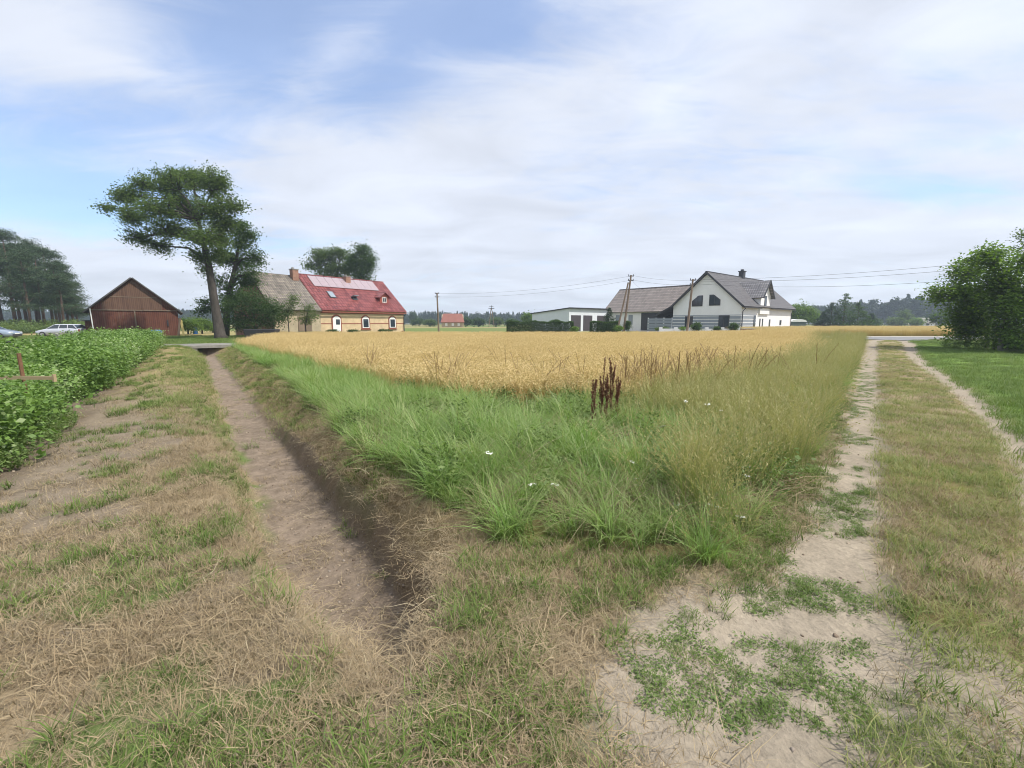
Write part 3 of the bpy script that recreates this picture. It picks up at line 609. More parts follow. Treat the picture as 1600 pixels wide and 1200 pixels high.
# ---------------------------------------------------------------- long farmhouse with red roof
H = Vector((-26.2, 48.5, 0)); HZ = math.atan2(.84, .55)
house = empty('farmhouse', H, HZ, label='long cream farmhouse with half grey, half glossy red tiled roof and solar panels', cat='house')
LH, DH, EH, RH, SP = 18.9, 9.0, 3.35, 7.5, 5.6      # length, depth, eave, ridge, where red roof starts
m_tred = tilemat('red_roof_tiles', (.17, .036, .034), (.33, .10, .09), .40, .36, rough=.22, spec=.9, bump=.9)
m_tgrey = tilemat('old_grey_tiles', (.09, .08, .07), (.22, .195, .165), .26, .40, rough=.85, spec=.2, bump=.5, jc=(1.8, 1.75, 1.65))
def gable_wall(m_, x0, x1, y0, y1, ze, zr, yr=None):
    yr = (y0+y1)/2 if yr is None else yr
    m_.prism([(x0, y0, 0), (x0, y1, 0), (x0, y1, ze), (x0, yr, zr), (x0, y0, ze)], (x1-x0, 0, 0)); return m_
gable_wall(MB(), SP, LH, 0, DH, EH, RH-.12).build('wall', m_cream, house)
gable_wall(MB(), 0, SP-.003, .02, DH-.02, EH-.03, RH-.35).build('wall', m_creamold, house, label='weathered older wall with brown brick gable')
gable_wall(MB(), -.03, -.004, .3, DH-.3, EH-.2, RH-.65).build('gable_brick', m_brickold, house)
def gable_roof(parent, x0, x1, m_, ze=EH, zr=RH, D=DH, ov=.35, th=.12, nm='roof'):
    b = MB(); s = (zr-ze)/(D/2)
    roof_slab(b, (x0, -ov, ze-ov*s), (x1, -ov, ze-ov*s), (x1, D/2, zr), (x0, D/2, zr), th)
    roof_slab(b, (x0, D+ov, ze-ov*s), (x1, D+ov, ze-ov*s), (x1, D/2, zr), (x0, D/2, zr), th)
    return b.build(nm, m_, parent)
ro = gable_roof(house, -.3, SP-.004, m_tgrey, zr=RH-.2, ze=EH-.1); tag(ro, label='old grey brown tiled roof half, uneven and weathered')
rr = gable_roof(house, SP, LH+.3, m_tred)
def _ribs(o):
    b = MB(); s = (RH-EH)/(DH/2); k = SP+.2
    while k < LH+.25:
        for sg in (0, 1):
            y0, y1 = (-.35, DH/2-.05) if not sg else (DH+.35, DH/2+.05)
            b.bar((k, y0, EH-.35*s+.13*1.3), (k, y1, RH-.05*s+.13*1.3), .15, .07)
        k += .40
    import bmesh
    bm = bmesh.new(); bm.from_mesh(o.data); v = [bm.verts.new(p) for p in b.v]
    for f in b.f: bm.faces.new([v[i] for i in f])
    bmesh.ops.recalc_face_normals(bm, faces=bm.faces); bm.to_mesh(o.data); bm.free()
_ribs(rr)
tag(rr, label='glossy red tiled roof half')
b = MB(); b.bar((SP, DH/2, RH+.12), (LH+.3, DH/2, RH+.12), .28, .16); b.build('ridge_cap', m_tred, rr)
sl_ = (RH-EH)/(DH/2)
def onroof(x, q, h=.0):   # q 0 at eave, 1 at ridge
    n = Vector((0, -sl_, 1)).normalized(); return Vector((x, q*DH/2, EH+q*(RH-EH)))+n*(.12+h)
def roofpanel(name, x0, x1, q0, q1, th, m_, parent, base=.01):
    b = MB(); b.hexa([tuple(onroof(x0, q0, base)), tuple(onroof(x1, q0, base)), tuple(onroof(x1, q1, base)), tuple(onroof(x0, q1, base))],
                     [tuple(onroof(x0, q0, base+th)), tuple(onroof(x1, q0, base+th)), tuple(onroof(x1, q1, base+th)), tuple(onroof(x0, q1, base+th))])
    return b.build(name, m_, parent)
m_solar = mat('solar_glass_glare', (.34, .27, .29), rough=.14, var=.08, spec=.9)  # pale base colour carries the whitish glare on the panels
for k in range(9):
    x0 = SP+1.25+k*1.13
    o = roofpanel('solar_panel', x0, x0+1.08, .64, .965, .05, m_solar, house, .06)
for xs in (SP+2.4,):
    s_ = roofpanel('skylight', xs, xs+.85, .30, .50, .08, m_dark, house); roofpanel('pane', xs+.07, xs+.78, .315, .485, .02, m_glassl, s_, .092)
s_ = roofpanel('skylight', SP+5.6, SP+6.4, .26, .36, .10, m_dark, house); q0, q1 = onroof(SP+5.6, .36, .12), onroof(SP+6.4, .36, .12)
b = MB(); b.hexa([tuple(q0), tuple(q1), tuple(q1+Vector((0, -.55, .12))), tuple(q0+Vector((0, -.55, .12)))], [tuple(p+Vector((0, 0, .05))) for p in (q0, q1, q1+Vector((0, -.55, .12)), q0+Vector((0, -.55, .12)))]); b.build('open_sash', m_glassl, s_)
# small red dormer
dx, dw = SP+9.9, 1.5; dm = MB(); zq = .20; y0_ = zq*DH/2; zb = EH+zq*(RH-EH)
dm.prism([(dx, y0_, zb), (dx+dw, y0_, zb), (dx+dw, y0_, zb+1.0), (dx+dw/2, y0_, zb+1.55), (dx, y0_, zb+1.0)], (0, 1.8, 0))
m_redwood = mat('red_brown_paint', (.30, .07, .045), rough=.6, var=.1)
dor = dm.build('dormer', m_redwood, house)
b = MB(); roof_slab(b, (dx-.3, y0_-.3, zb+.82), (dx-.3, y0_+2.1, zb+.82), (dx+dw/2, y0_+2.1, zb+1.62), (dx+dw/2, y0_-.3, zb+1.62), .09)
roof_slab(b, (dx+dw+.3, y0_-.3, zb+.82), (dx+dw+.3, y0_+2.1, zb+.82), (dx+dw/2, y0_+2.1, zb+1.62), (dx+dw/2, y0_-.3, zb+1.62), .09); b.build('dormer_roof', m_tred, dor)
MB().box(dx+.4, dx+dw-.4, y0_-.04, y0_-.003, zb+.2, zb+.95).build('window_frame', m_white, dor)
MB().box(dx+.48, dx+dw/2-.03, y0_-.055, y0_-.043, zb+.27, zb+.88).box(dx+dw/2+.03, dx+dw-.48, y0_-.055, y0_-.043, zb+.27, zb+.88).build('pane', m_glass, dor)
# chimneys
for cx, h0, h1 in ((SP-1.0, RH-.8, RH+.5), (SP+6.5, RH-.8, RH+.3)):
    c_ = MB().box(cx, cx+.75, DH/2-.9, DH/2-.25, h0, h1).build('chimney', m_brickold, ro if cx < SP else rr)
    MB().box(cx-.06, cx+.81, DH/2-.96, DH/2-.19, h1+.002, h1+.1).box(cx+.12, cx+.3, DH/2-.7, DH/2-.5, h1+.102, h1+.28).build('chimney_cap', m_conc, c_)
def arch(x0, x1, z0, z1, rise, y, d, n=8):
    pts = [(x0, y, z0), (x1, y, z0)]
    for i in range(n+1):
        t = i/n; pts.append((x1+(x0-x1)*t, y, z1+rise*math.sin(math.pi*t)))
    return MB().prism(pts, (0, d, 0))
for k, wx in enumerate((SP+1.6, SP+6.0, SP+10.6)):
    sur = arch(wx-.16, wx+1.26, .35 if k == 0 else .75, 2.2, .42, -.05, .047).build('window_surround', m_brick, house)
    z0 = .4 if k == 0 else .9
    fr = arch(wx, wx+1.1, z0, 2.1, .32, -.08, .029).build('window_frame', m_white, sur)
    if k == 0: MB().box(wx+.42, wx+.98, -.095, -.083, 1.35, 2.0).build('pane', m_glass, fr)
    else: MB().box(wx+.14, wx+.96, -.095, -.083, z0+.1, 2.05).build('pane', m_glass, fr)
    if k: MB().box(wx-.25, wx+1.35, -.14, -.003, .66, .742).build('sill', m_brick, sur)
b = MB()
segs = [SP+.02, SP+1.6-.17, SP+2.87, SP+6.0-.17, SP+7.27, SP+10.6-.17, SP+11.87, LH-.003]
for z_, hh in ((1.42, .10),):
    for a, c_ in zip(segs[::2], segs[1::2]): b.box(a, c_, -.025, -.003, z_, z_+hh)
b.box(SP+.02, LH-.003, -.03, -.003, 2.72, 2.84); b.box(SP+.02, LH-.003, -.06, -.003, EH-.3, EH-.14)
b.build('brick_band', m_brick, house)
q_ = MB()
for i in range(9): q_.box(LH-.02, LH+.035, -.02, .3 if i % 2 else .5, .25+i*.33, .25+i*.33+.2)
q_.box(LH-.5, LH+.03, -.035, -.0305, .2, .4); q_.build('corner_stones', m_brick, house)
MB().box(SP, LH+.2, -.47, -.35, EH-.52, EH-.40).build('gutter', m_brick, rr)
MB().tube([(LH+.02, -.45, EH-.5), (LH-.05, -.12, EH-.9), (LH-.05, -.12, .1)], .05).build('downpipe', m_dark, rr)
MB().box(-.02, LH, -.10, -.065, 0, .2).build('plinth', m_conc, house)
# old part: barn door and brick arch
MB().box(SP-2.9, SP-1.2, -.04, -.003, .6, 2.3).build('door', m_wood, house)
# ---------------------------------------------------------------- white house group, axes along X' (.75,.66)
WZ = math.atan2(.66, .75); W0 = Vector((33.3, 64, 0))
wh = empty('white_house', W0, WZ, label='white two storey gabled house with dark grey roof, dormer and striped ground floor', cat='house')
m_tdark = tilemat('dark_grey_tiles', (.05, .047, .052), (.095, .09, .095), .33, .30, rough=.6, spec=.4, bump=.5)
m_tmid = tilemat('dormer_tiles', (.11, .105, .11), (.19, .18, .18), .33, .42, axis='Y', rough=.45, spec=.5, bump=.5, jc=(2.6, 2.6, 2.6))
m_tbrown = tilemat('brown_grey_tiles', (.15, .13, .12), (.24, .21, .19), .30, .52, rough=.75, spec=.3, bump=.5, axis='Y', jc=(1.9, 1.85, 1.85))
Lw, Ww, Ew, Rw = 22.0, 10.6, 4.25, 9.1
gable_wall(MB(), 0, Lw, 0, Ww, Ew, Rw-.15).build('wall', m_stucco, wh)
b = MB(); s_ = (Rw-Ew)/(Ww/2); ov = .45
roof_slab(b, (-.5, -ov, Ew-ov*s_), (Lw+.4, -ov, Ew-ov*s_), (Lw+.4, Ww/2, Rw), (-.5, Ww/2, Rw), .16)
roof_slab(b, (-.5, Ww+.1, Ew-.1*s_), (Lw+.4, Ww+.1, Ew-.1*s_), (Lw+.4, Ww/2, Rw), (-.5, Ww/2, Rw), .16)
wr_ = b.build('roof', m_tdark, wh)
b = MB(); roof_slab(b, (-.5, Ww+3.3, Ew-1.75), (4.6, Ww+3.3, Ew-1.75), (4.6, Ww+.11, Ew-.12), (-.5, Ww+.11, Ew-.12), .15); b.build('carport_roof', m_tdark, wr_)
b = MB()     # verge boards on the gable
b.bar((-.53, -ov-.05, Ew-ov*s_-.02), (-.53, Ww/2, Rw+.05), .06, .26); b.bar((-.53, Ww/2, Rw+.05), (-.53, Ww+.1, Ew-.1*s_), .06, .26); b.bar((-.53, Ww+.1, Ew-.1), (-.53, Ww+3.35, Ew-1.72), .06, .24)
b.build('verge_board', m_dark, wr_)
MB().bar((-.5, Ww/2, Rw+.17), (Lw+.4, Ww/2, Rw+.17), .3, .14).build('ridge_cap', m_dark, wr_)
MB().box(-.4, 6.3, -ov-.14, -ov-.01, Ew-ov*s_-.12, Ew-ov*s_+.02).box(10.5, Lw+.3, -ov-.14, -ov-.01, Ew-ov*s_-.12, Ew-ov*s_+.02).build('gutter', m_dark, wr_)
for x_ in (.25, Lw-.4): MB().tube([(x_, -ov-.08, Ew-.5), (x_, -.1, Ew-1.0), (x_, -.1, .1)], .055).build('downpipe', m_dark, wh)
# striped ground floor panels
m_stripe = mat('grey_cladding', (.27, .30, .34), rough=.6, var=.06)
b = MB(); b.box(-.03, -.003, .02, Ww-.02, .3, 2.75); b.box(-.003+.006, 5.6, -.03, -.003, .3, 2.75); cl = b.build('cladding', m_stripe, wh)
b = MB()
for k in range(5):
    z_ = .55+k*.5; b.box(-.045, -.033, .02, Ww-.02, z_, z_+.09); b.box(.0, 5.6, -.045, -.033, z_, z_+.09)
b.build('pale_stripe', m_white, cl)
def win(x0, x1, y0, y1, z0, z1, parent=wh, chamfer=0, side='gable', nm='window'):
    """gable windows in plane x=0; side windows in plane y=0"""
    if side == 'gable':
        pts = [(-.05, y0, z0), (-.05, y1, z0)]
        if chamfer > 0: pts += [(-.05, y1, z1-chamfer), (-.05, y1-chamfer*1.3, z1), (-.05, y0, z1)]
        elif chamfer < 0: pts += [(-.05, y1, z1), (-.05, y0-chamfer*1.3, z1), (-.05, y0, z1+chamfer)]
        else: pts += [(-.05, y1, z1), (-.05, y0, z1)]
        f_ = MB().prism(pts, (.047, 0, 0)).build(nm, m_dark, parent)
        c_ = Vector((-.05, (y0+y1)/2, (z0+z1)/2)); q = [tuple(c_+(Vector(p)-c_)*.84+Vector((-.012, 0, 0))) for p in pts]
        MB().prism(q, (.01, 0, 0)).build('pane', m_glass, f_)
        MB().box(-.075, -.063, (y0+y1)/2-.04, (y0+y1)/2+.04, z0+.1, z1-.1).build('mullion', m_dark, f_)
    else:
        f_ = MB().box(x0, x1, -.05, -.003, z0, z1).build(nm, m_dark, parent)
        MB().box(x0+.08, x1-.08, -.062, -.052, z0+.08, z1-.08).build('pane', m_glass, f_)
    return f_
win(0, 0, 3.1, 4.8, 4.15, 5.8, chamfer=-.8)
win(0, 0, 5.8, 7.5, 4.1, 5.75, chamfer=.8)
win(0, 0, 1.6, 3.2, .75, 2.65); win(0, 0, 7.2, 8.5, .7, 2.6, nm='door')
win(4.6, 5.4, 0, 0, .6, 2.65, side='s', nm='door')
for x0, x1, z0, z1 in ((7.1, 7.5, .9, 2.2), (8.2, 8.6, .9, 2.2), (11.2, 11.75, .9, 2.1), (16.2, 17.0, 1.2, 2.0)): win(x0, x1, 0, 0, z0, z1, side='s')
# wall dormer on the long side
d0, d1, dz, dr = 6.4, 10.4, 5.75, 8.0
b = MB(); b.prism([(d0, -.25, 2.9), (d1, -.25, 2.9), (d1, -.25, dz), ((d0+d1)/2, -.25, dr-.15), (d0, -.25, dz)], (0, 4.2, 0)); dor = b.build('dormer', m_stucco, wh)
b = MB(); ss = (dr-dz)/2.0; xm = (d0+d1)/2
roof_slab(b, (d0-.4, -.75, dz-.4*ss), (d0-.4, 4.3, dz-.4*ss), (xm, 4.3, dr), (xm, -.75, dr), .14)
roof_slab(b, (d1+.4, -.75, dz-.4*ss), (d1+.4, 4.3, dz-.4*ss), (xm, 4.3, dr), (xm, -.75, dr), .14)
dr_ = b.build('dormer_roof', m_tmid, dor)
MB().bar((d0-.42, -.78, dz-.4*ss), (xm, -.78, dr+.05), .06, .25).bar((d1+.42, -.78, dz-.4*ss), (xm, -.78, dr+.05), .06, .25).build('verge_board', m_dark, dr_)
f_ = MB().box(xm-.55, xm+.35, -.30, -.252, 4.1, 5.7).build('window', m_dark, dor); MB().box(xm-.46, xm+.26, -.312, -.302, 4.2, 5.6).build('pane', m_glass, f_)
c_ = MB().box(12.4, 13.2, Ww/2-.4, Ww/2+.4, Rw-.6, Rw+1.1).build('chimney', m_dark, wr_); MB().box(12.3, 13.3, Ww/2-.5, Ww/2+.5, Rw+1.102, Rw+1.22).box(12.6, 13, Ww/2-.2, Ww/2+.2, Rw+1.222, Rw+1.5).build('chimney_cap', m_dark, c_)
MB().box(.4, Lw, -.10, -.06, 0, .42).build('plinth', m_brickold, wh)
# barn wing behind with the long brown-grey roof (ridge along Y')
wg = empty('barn_wing', W0, WZ, label='low wing with broad brown grey tiled roof left of the white house', cat='barn')
x0, xr, x1 = 3.4, 8.4, 13.4; ya, yb = 5.0, 26.5
b = MB(); b.prism([(x0, ya, 0), (x1, ya, 0), (x1, ya, 3.8), (xr, ya, 7.85), (x0, ya, 3.8)], (0, yb-ya, 0)); b.build('wall', m_stucco, wg)
b = MB(); s2 = (8.0-3.86)/5
roof_slab(b, (x0-.5, yb+.4, 3.86-.5*s2), (x0-.5, Ww+.2, 3.86-.5*s2), (xr, Ww-4.6, 8.0), (xr, yb+.4, 8.0), .14)
roof_slab(b, (x1+.5, yb+.4, 3.86-.5*s2), (x1+.5, Ww+.2, 3.86-.5*s2), (xr, Ww-4.6, 8.0), (xr, yb+.4, 8.0), .14)
wro = b.build('roof', m_tbrown, wg)
MB().bar((xr, yb+.4, 8.16), (xr, Ww-4.6, 8.16), .3, .14).build('ridge_cap', m_tbrown, wro)
MB().bar((x0-.53, yb+.43, 3.4), (xr, yb+.43, 8.05), .06, .22).build('verge_board', m_dark, wro)
MB().box(x0-.06, x0-.003, Ww-.5, Ww+8.0, .2, 3.35).build('gate_panel', m_dark, wg)
for y_ in (20.4, 23.2): MB().box(x0-.05, x0-.003, y_, y_+.9, 1.2, 3.0).build('window', m_stripe, wg)
# wooden dark wall under the carport
MB().box(3.0, 3.06, Ww+.01, Ww+3.0, 0, 2.6).build('carport_wall', m_dark, wh)
for q in (.3, 4.3): MB().box(q, q+.12, Ww+2.9, Ww+3.02, 0, 2.4).build('carport_post', m_dark, wh)
# ---------------------------------------------------------------- garage
ga = empty('garage', (10.1, 78, 0), WZ, label='long low white garage with a sloping flat roof and dark doors', cat='garage')
b = MB(); b.prism([(0, 0, 0), (0, 9.4, 0), (0, 9.4, 3.25), (0, 0, 4.05)], (13.5, 0, 0)); b.build('wall', m_bluegrey, ga)
b = MB(); roof_slab(b, (-.25, -.4, 4.10), (13.8, -.4, 4.10), (13.8, 9.8, 3.22), (-.25, 9.8, 3.22), .16); b.build('roof', m_dark, ga)
for x0, x1 in ((.55, 3.2), (3.95, 6.5), (8.0, 12.0)):
    d_ = MB().box(x0, x1, -.05, -.003, .1, 2.9).build('door', mat('dark_brown_door', (.07, .06, .065), rough=.5), ga)
# ---------------------------------------------------------------- fences and low walls in front of the white house
def wl_(name, x0, y0, x1, y1, z0, z1, th, m_, **k):
    d = Vector((x1-x0, y1-y0, 0)); ln = d.length; e = empty(name, (x0, y0, 0), math.atan2(d.y, d.x), **k); return e, ln
e, ln = wl_('slat_fence', *AT(1012, 500, 66)[:2], *AT(1050, 500, 62.5)[:2], 0, 0, 0, 0, label='grey horizontal slat fence left of the striped house front', cat='fence')
b = MB()
for k in range(5): b.box(0, ln, -.03, .0, .35+k*.38, .35+k*.38+.33)
b.build('slat_panel', m_stripe, e)
for k in range(4):
    x_ = k*(ln-.12)/3; MB().box(x_, x_+.12, .003, .12, 0, 2.3).build('post', m_white if k in (0, 2) else m_stripe, e)
e, ln = wl_('garden_wall', *AT(1030, 515, 58)[:2], *AT(1156, 515, 56.5)[:2], 0, 0, 0, 0, label='low whitewashed garden wall with square piers in front of the white house', cat='wall')
MB().box(0, ln, 0, .2, 0, .80).build('wall', m_stucco, e)
for k in range(6): MB().box(k*(ln-.4)/5, k*(ln-.4)/5+.4, -.1, .3, 0, 1.0).build('pier', m_stucco, e)
e, ln = wl_('stone_wall', *AT(1158, 515, 57)[:2], *AT(1246, 513, 66)[:2], 0, 0, 0, 0, label='low dark stone wall running right from the white garden wall', cat='wall')
MB().box(.3, ln, 0, .3, 0, .75).build('wall', m_brickold, e); MB().box(.25, ln, -.04, .34, .753, .83).build('coping', m_conc, e)
# caravan-like white-topped tank behind the house
x_, y_, z_ = AT(1240, 505, 95)
tk = empty('trailer', (x_-.5, y_, 0), 0, label='green grey trailer with a rounded white top, right of the white house', cat='trailer')
MB().box(0, 3.2, 0, 2, .6, 1.75).build('body', mat('green_tarp', (.10, .13, .12), rough=.6), tk, bevel=.06)
b = MB(); b.prism([(-.1, -.1, 1.76)]+[(1.6-1.7*math.cos(t), -.1, 1.78+.55*math.sin(t)) for t in [math.pi*i/8 for i in range(9)]]+[(3.3, -.1, 1.76)], (0, 2.2, 0)); b.build('top', m_white, tk)
for xx in (.7, 2.5): MB().tube([(xx, -.1, .38), (xx, .15, .38)], .38, 14).build('wheel', m_dark, tk)
# ---------------------------------------------------------------- barn
BZ = math.atan2(.61, .79); ba = empty('barn', (-44.1, 46, 0), BZ, label='weathered red brown board barn with patched gable and shallow dark eaves', cat='barn')
m_red = boardmat('red_boards', [(.10, .042, .028), (.155, .065, .042), (.12, .046, .032), (.18, .105, .07)], .17)
m_old = boardmat('grey_boards', [(.105, .058, .042), (.16, .095, .066), (.125, .07, .05)], .15)
W, Hb, Rb, Lb = 7.35, 3.0, 6.35, 13
gw = MB(); gw.prism([(0, 0, 0), (W, 0, 0), (W, 0, Hb), (W/2, 0, Rb), (0, 0, Hb)], (0, Lb, 0)); gw.build('wall', m_red, ba)
b = MB(); b.prism([(1.0, -.05, 2.95), (W-1.35, -.05, 2.95), (W-1.35, -.05, 4.1), (W-1.75, -.05, 4.35), (W/2, -.05, Rb-.15), (1.75, -.05, 4.35), (1.0, -.05, 3.75)], (0, .047, 0)); b.build('gable_boards', m_old, ba, label='greyed upper gable boards')
b = MB(); s3 = (Rb-Hb)/(W/2)
roof_slab(b, (-.45, -.35, Hb-.45*s3), (-.45, Lb+.3, Hb-.45*s3), (W/2, Lb+.3, Rb), (W/2, -.35, Rb), .12)
roof_slab(b, (W+.45, -.35, Hb-.45*s3), (W+.45, Lb+.3, Hb-.45*s3), (W/2, Lb+.3, Rb), (W/2, -.35, Rb), .12)
b.build('roof', mat('dark_sheet_roof', (.11, .105, .10), rough=.8, var=.25, scale=1.5), ba)
b = MB(); b.box(.0, W, -.075, -.053, 2.88, 2.98); b.box(1.7, W-1.7, -.075, -.053, 4.3, 4.37); b.box(3.55, 3.66, -.075, -.053, .1, 2.86); b.build('battens', m_wood, ba)
MB().box(6.3, 6.42, -.09, -.003, 1.2, 1.9).build('latch', m_dark, ba)
for (xx, ln_, lean, m_) in ((7.05, 2.1, .25, m_wood), (7.5, 1.9, -.32, mat('pale_yellow_board', (.55, .45, .17), rough=.7))):
    x_, y_, z_ = AT(276 if m_ is m_wood else 285, 520, 49.3)
    o = MB().hexa([(0, 0, 0), (.22, 0, 0), (.22, .05, 0), (0, .05, 0)], [(lean, .25, ln_), (lean+.22, .25, ln_), (lean+.22, .3, ln_), (lean, .3, ln_)]).build('leaning_board', m_)
    o.location = (x_, y_, 0); tag(o, label='grey wooden board leaning on the barn near its right corner' if m_ is m_wood else 'yellow board leaning outward against the right corner of the barn', cat='board')
x_, y_, _ = AT(134, 515, 49)
sh = empty('shed', (x_, y_, 0), BZ, label='low dark red shed with flat roof just left of the barn', cat='shed')
MB().box(0, 1.6, 0, 3, 0, 1.75).build('wall', m_red, sh); MB().hexa([(-.2, -.25, 1.752), (1.8, -.25, 1.752), (1.8, 3.2, 1.752), (-.2, 3.2, 1.752)], [(-.2, -.25, 1.86), (1.8, -.25, 1.9), (1.8, 3.2, 1.95), (-.2, 3.2, 1.9)]).build('roof', m_dark, sh)
x_, y_, _ = AT(147, 520, 44.5)
o = MB().tube([(0, 0, 0), (-.12, .02, 3.0)], .05).build('pole', m_white); o.location = (x_, y_, 0); tag(o, label='thin pale pole leaning against the left edge of the barn', cat='pole')
# ---------------------------------------------------------------- blue barrel, culvert, litter
def barrel(u, v, Y, h, label, m_):
    x_, y_, _ = AT(u, v, Y); pr = [(0, .9), (.06, 1.0), (.3, 1.0), (.33, 1.05), (.36, 1.0), (.64, 1.0), (.67, 1.05), (.7, 1.0), (.94, 1.0), (1, .88)]
    b = MB(); b.tube([(0, 0, q*h) for q, _ in pr], [r_*h*.33 for _, r_ in pr], 16); o = b.build('barrel', m_, smooth=False); o.location = (x_, y_, float(height(x_, y_)))
    tag(o, label=label, cat='barrel'); return o
m_blue = mat('blue_plastic', (.03, .13, .42), rough=.4, var=.1)
barrel(245, 530, 33.5, 1.05, 'blue plastic barrel at the far end of the raspberry row', m_blue)
barrel(305, 515, 62, .9, 'blue barrel under the orchard trees right of the barn', m_blue)
x_, y_, _ = AT(408, 520, 42.5)
ct = empty('water_trough', (x_-1.6, y_, 0), .15, label='low black tub standing in front of the dark shrub by the farmhouse', cat='tub')
b = MB().hexa([(0, 0, .1), (2.7, 0, .1), (2.7, 1.2, .1), (0, 1.2, .1)], [(-.1, -.1, .95), (2.8, -.1, .95), (2.8, 1.3, .95), (-.1, 1.3, .95)]); b.build('tub', m_dark, ct, bevel=.04)
MB().box(.1, 2.6, .1, .2, 0, .098).box(.1, 2.6, 1, 1.1, 0, .098).build('skid', m_wood, ct)
cv = empty('culvert', (-20.4, 29.6, 0), math.atan2(.55, .83), label='low concrete slab culvert crossing the far end of the ditch', cat='culvert')
for k in range(3): MB().box(-2.6+k*.03, 2.7-k*.05, -1.2+k*.75, -.5+k*.75, -.05+.02*k, .13+.02*k).build('slab', m_conc, cv)
MB().box(-1.6, -.75, -1.15, 1.1, -.75, -.055).box(.75, 1.6, -1.15, 1.1, -.75, -.055).build('abutment', m_conc, cv)
MB().box(-.9, .9, .9, 1.3, -.8, -.06).build('mouth_shade', mat('culvert_shade', (.03, .025, .02), rough=.9), cv)  # near-black block, its colour stands for the shade inside the culvert
# ---------------------------------------------------------------- poles and wires
def pole(name, u, v0, Y, h, lean=0, strut=None, **k):
    x_, y_, _ = AT(u, v0, Y); e = empty(name, (x_, y_, 0), 0, **k)
    MB().tube([(0, 0, 0), (lean, 0, h)], [.16, .11], 10).build('pole', m_wood, e)
    b = MB()
    for q in (.0, .35):
        b.bar((lean-.35, 0, h-.12-q*1.6), (lean+.35, 0, h-.12-q*1.6), .07, .09)
        for sx in (-.3, .3): b.tube([(lean+sx, 0, h-.1-q*1.6), (lean+sx, 0, h+.1-q*1.6)], .045, 6)
    b.build('insulators', m_dark, e)
    if strut: MB().tube([(strut, 0, 0), (lean*.7-.1, 0, h*.88)], [.13, .10], 8).build('strut', m_wood, e)
    return x_+lean, y_, h
m_wire = mat('cable', (.10, .10, .11), rough=.5)
pA = pole('utility_pole', 685.5, 513, 72, 6.4, -.15, label='lone wooden utility pole rising from the field right of the farmhouse', cat='utility pole', group='utility poles')
pB = pole('utility_pole', 974, 515, 58, 7.7, .75, -.9, label='wooden utility pole with a slanting strut by the round shrub', cat='utility pole', group='utility poles')
pC = pole('utility_pole', 1073, 520, 55, 6.9, .4, label='wooden utility pole in front of the white gable', cat='utility pole', group='utility poles')
x_, y_, _ = AT(768, 510, 150)
e = empty('lattice_mast', (x_, y_, 0), 0, label='small distant forked mast standing among the far trees', cat='mast')
MB().tube([(-.9, 0, 0), (-.1, 0, 6.3)], .13, 6).tube([(.9, 0, 0), (.1, 0, 6.3)], .13, 6).build('leg', m_wood, e); MB().box(-1.0, 1.0, -.1, .1, 6.3, 6.5).box(-.7, .7, -.1, .1, 7.0, 7.15).tube([(0, 0, 6.3), (0, 0, 7.4)], .08, 6).build('crossarm', m_dark, e)
def wire(a, b_, sag, r_, label):
    a, b_ = Vector(a), Vector(b_); pts = []
    for i in range(25):
        t = i/24; p = a.lerp(b_, t); p.z -= 4*sag*t*(1-t); pts.append(tuple(p))
    o = MB().tube(pts, r_, 4).build('overhead_wire', m_wire); return tag(o, label=label, cat='wire', group='overhead wires')
E_ = AT(1700, 392, 34)
for k, (dz, sag) in enumerate(((0, .5), (-.45, .6), (-1.35, .8))):
    wire((pC[0], pC[1], pC[2]-.05+dz*.35), (E_[0], E_[1], E_[2]+dz), sag, .014, ['topmost overhead wire running right from the gable pole', 'middle overhead wire running right from the gable pole', 'lowest overhead wire running right from the gable pole'][k])
for k, dz in enumerate((0, -.55)):
    wire((pB[0], pB[1], pB[2]+dz), (pC[0], pC[1], pC[2]-.1+dz), .25, .012, ['upper short wire between the strutted pole and the gable pole', 'lower short wire between the strutted pole and the gable pole'][k])
    wire((pA[0], pA[1], pA[2]-.1+dz), (pB[0], pB[1], pB[2]-.1+dz), .7, .012, ['upper faint wire spanning the field between two utility poles', 'lower faint wire spanning the field between two utility poles'][k])
wire((pB[0], pB[1], pB[2]-.5), (W0.x-.75*0+22.6-33.3+3, 84, 7.6), .4, .012, 'service wire dropping from the strutted pole to the wing roof')
# ---------------------------------------------------------------- far houses
m_rfar = mat('distant_red_roof', (.24, .10, .075), rough=.85, var=.15, scale=.6)
x_, y_, _ = AT(690, 510, 150); fh = empty('cottage', (x_, y_, 0), .12, label='distant low house with a long red brown roof behind the lone pole', cat='house')
b = MB(); b.prism([(0, 0, 0), (0, 7, 0), (0, 7, 1.9), (0, 3.5, 4.4), (0, 0, 1.9)], (7.5, 0, 0)); b.build('wall', m_creamold, fh)
b = MB(); roof_slab(b, (-.3, -.5, 1.6), (7.8, -.5, 1.6), (7.0, 3.5, 4.6), (.6, 3.5, 4.6), .12); roof_slab(b, (-.3, 7.5, 1.6), (7.8, 7.5, 1.6), (7.0, 3.5, 4.6), (.6, 3.5, 4.6), .12); b.build('roof', m_rfar, fh)
for q in (1.2, 3.4, 5.4): MB().box(q, q+.8, -.05, -.003, .5, 1.45).build('window', m_white, fh)
x_, y_, _ = AT(1441, 508, 170); fh = empty('cottage', (x_, y_, 0), -.1, label='distant grey roofed cottage against the dark wood at right', cat='house')
b = MB(); b.prism([(0, 0, 0), (0, 6, 0), (0, 6, 1.8), (0, 3, 3.2), (0, 0, 1.8)], (4.6, 0, 0)); b.build('wall', m_bluegrey, fh)
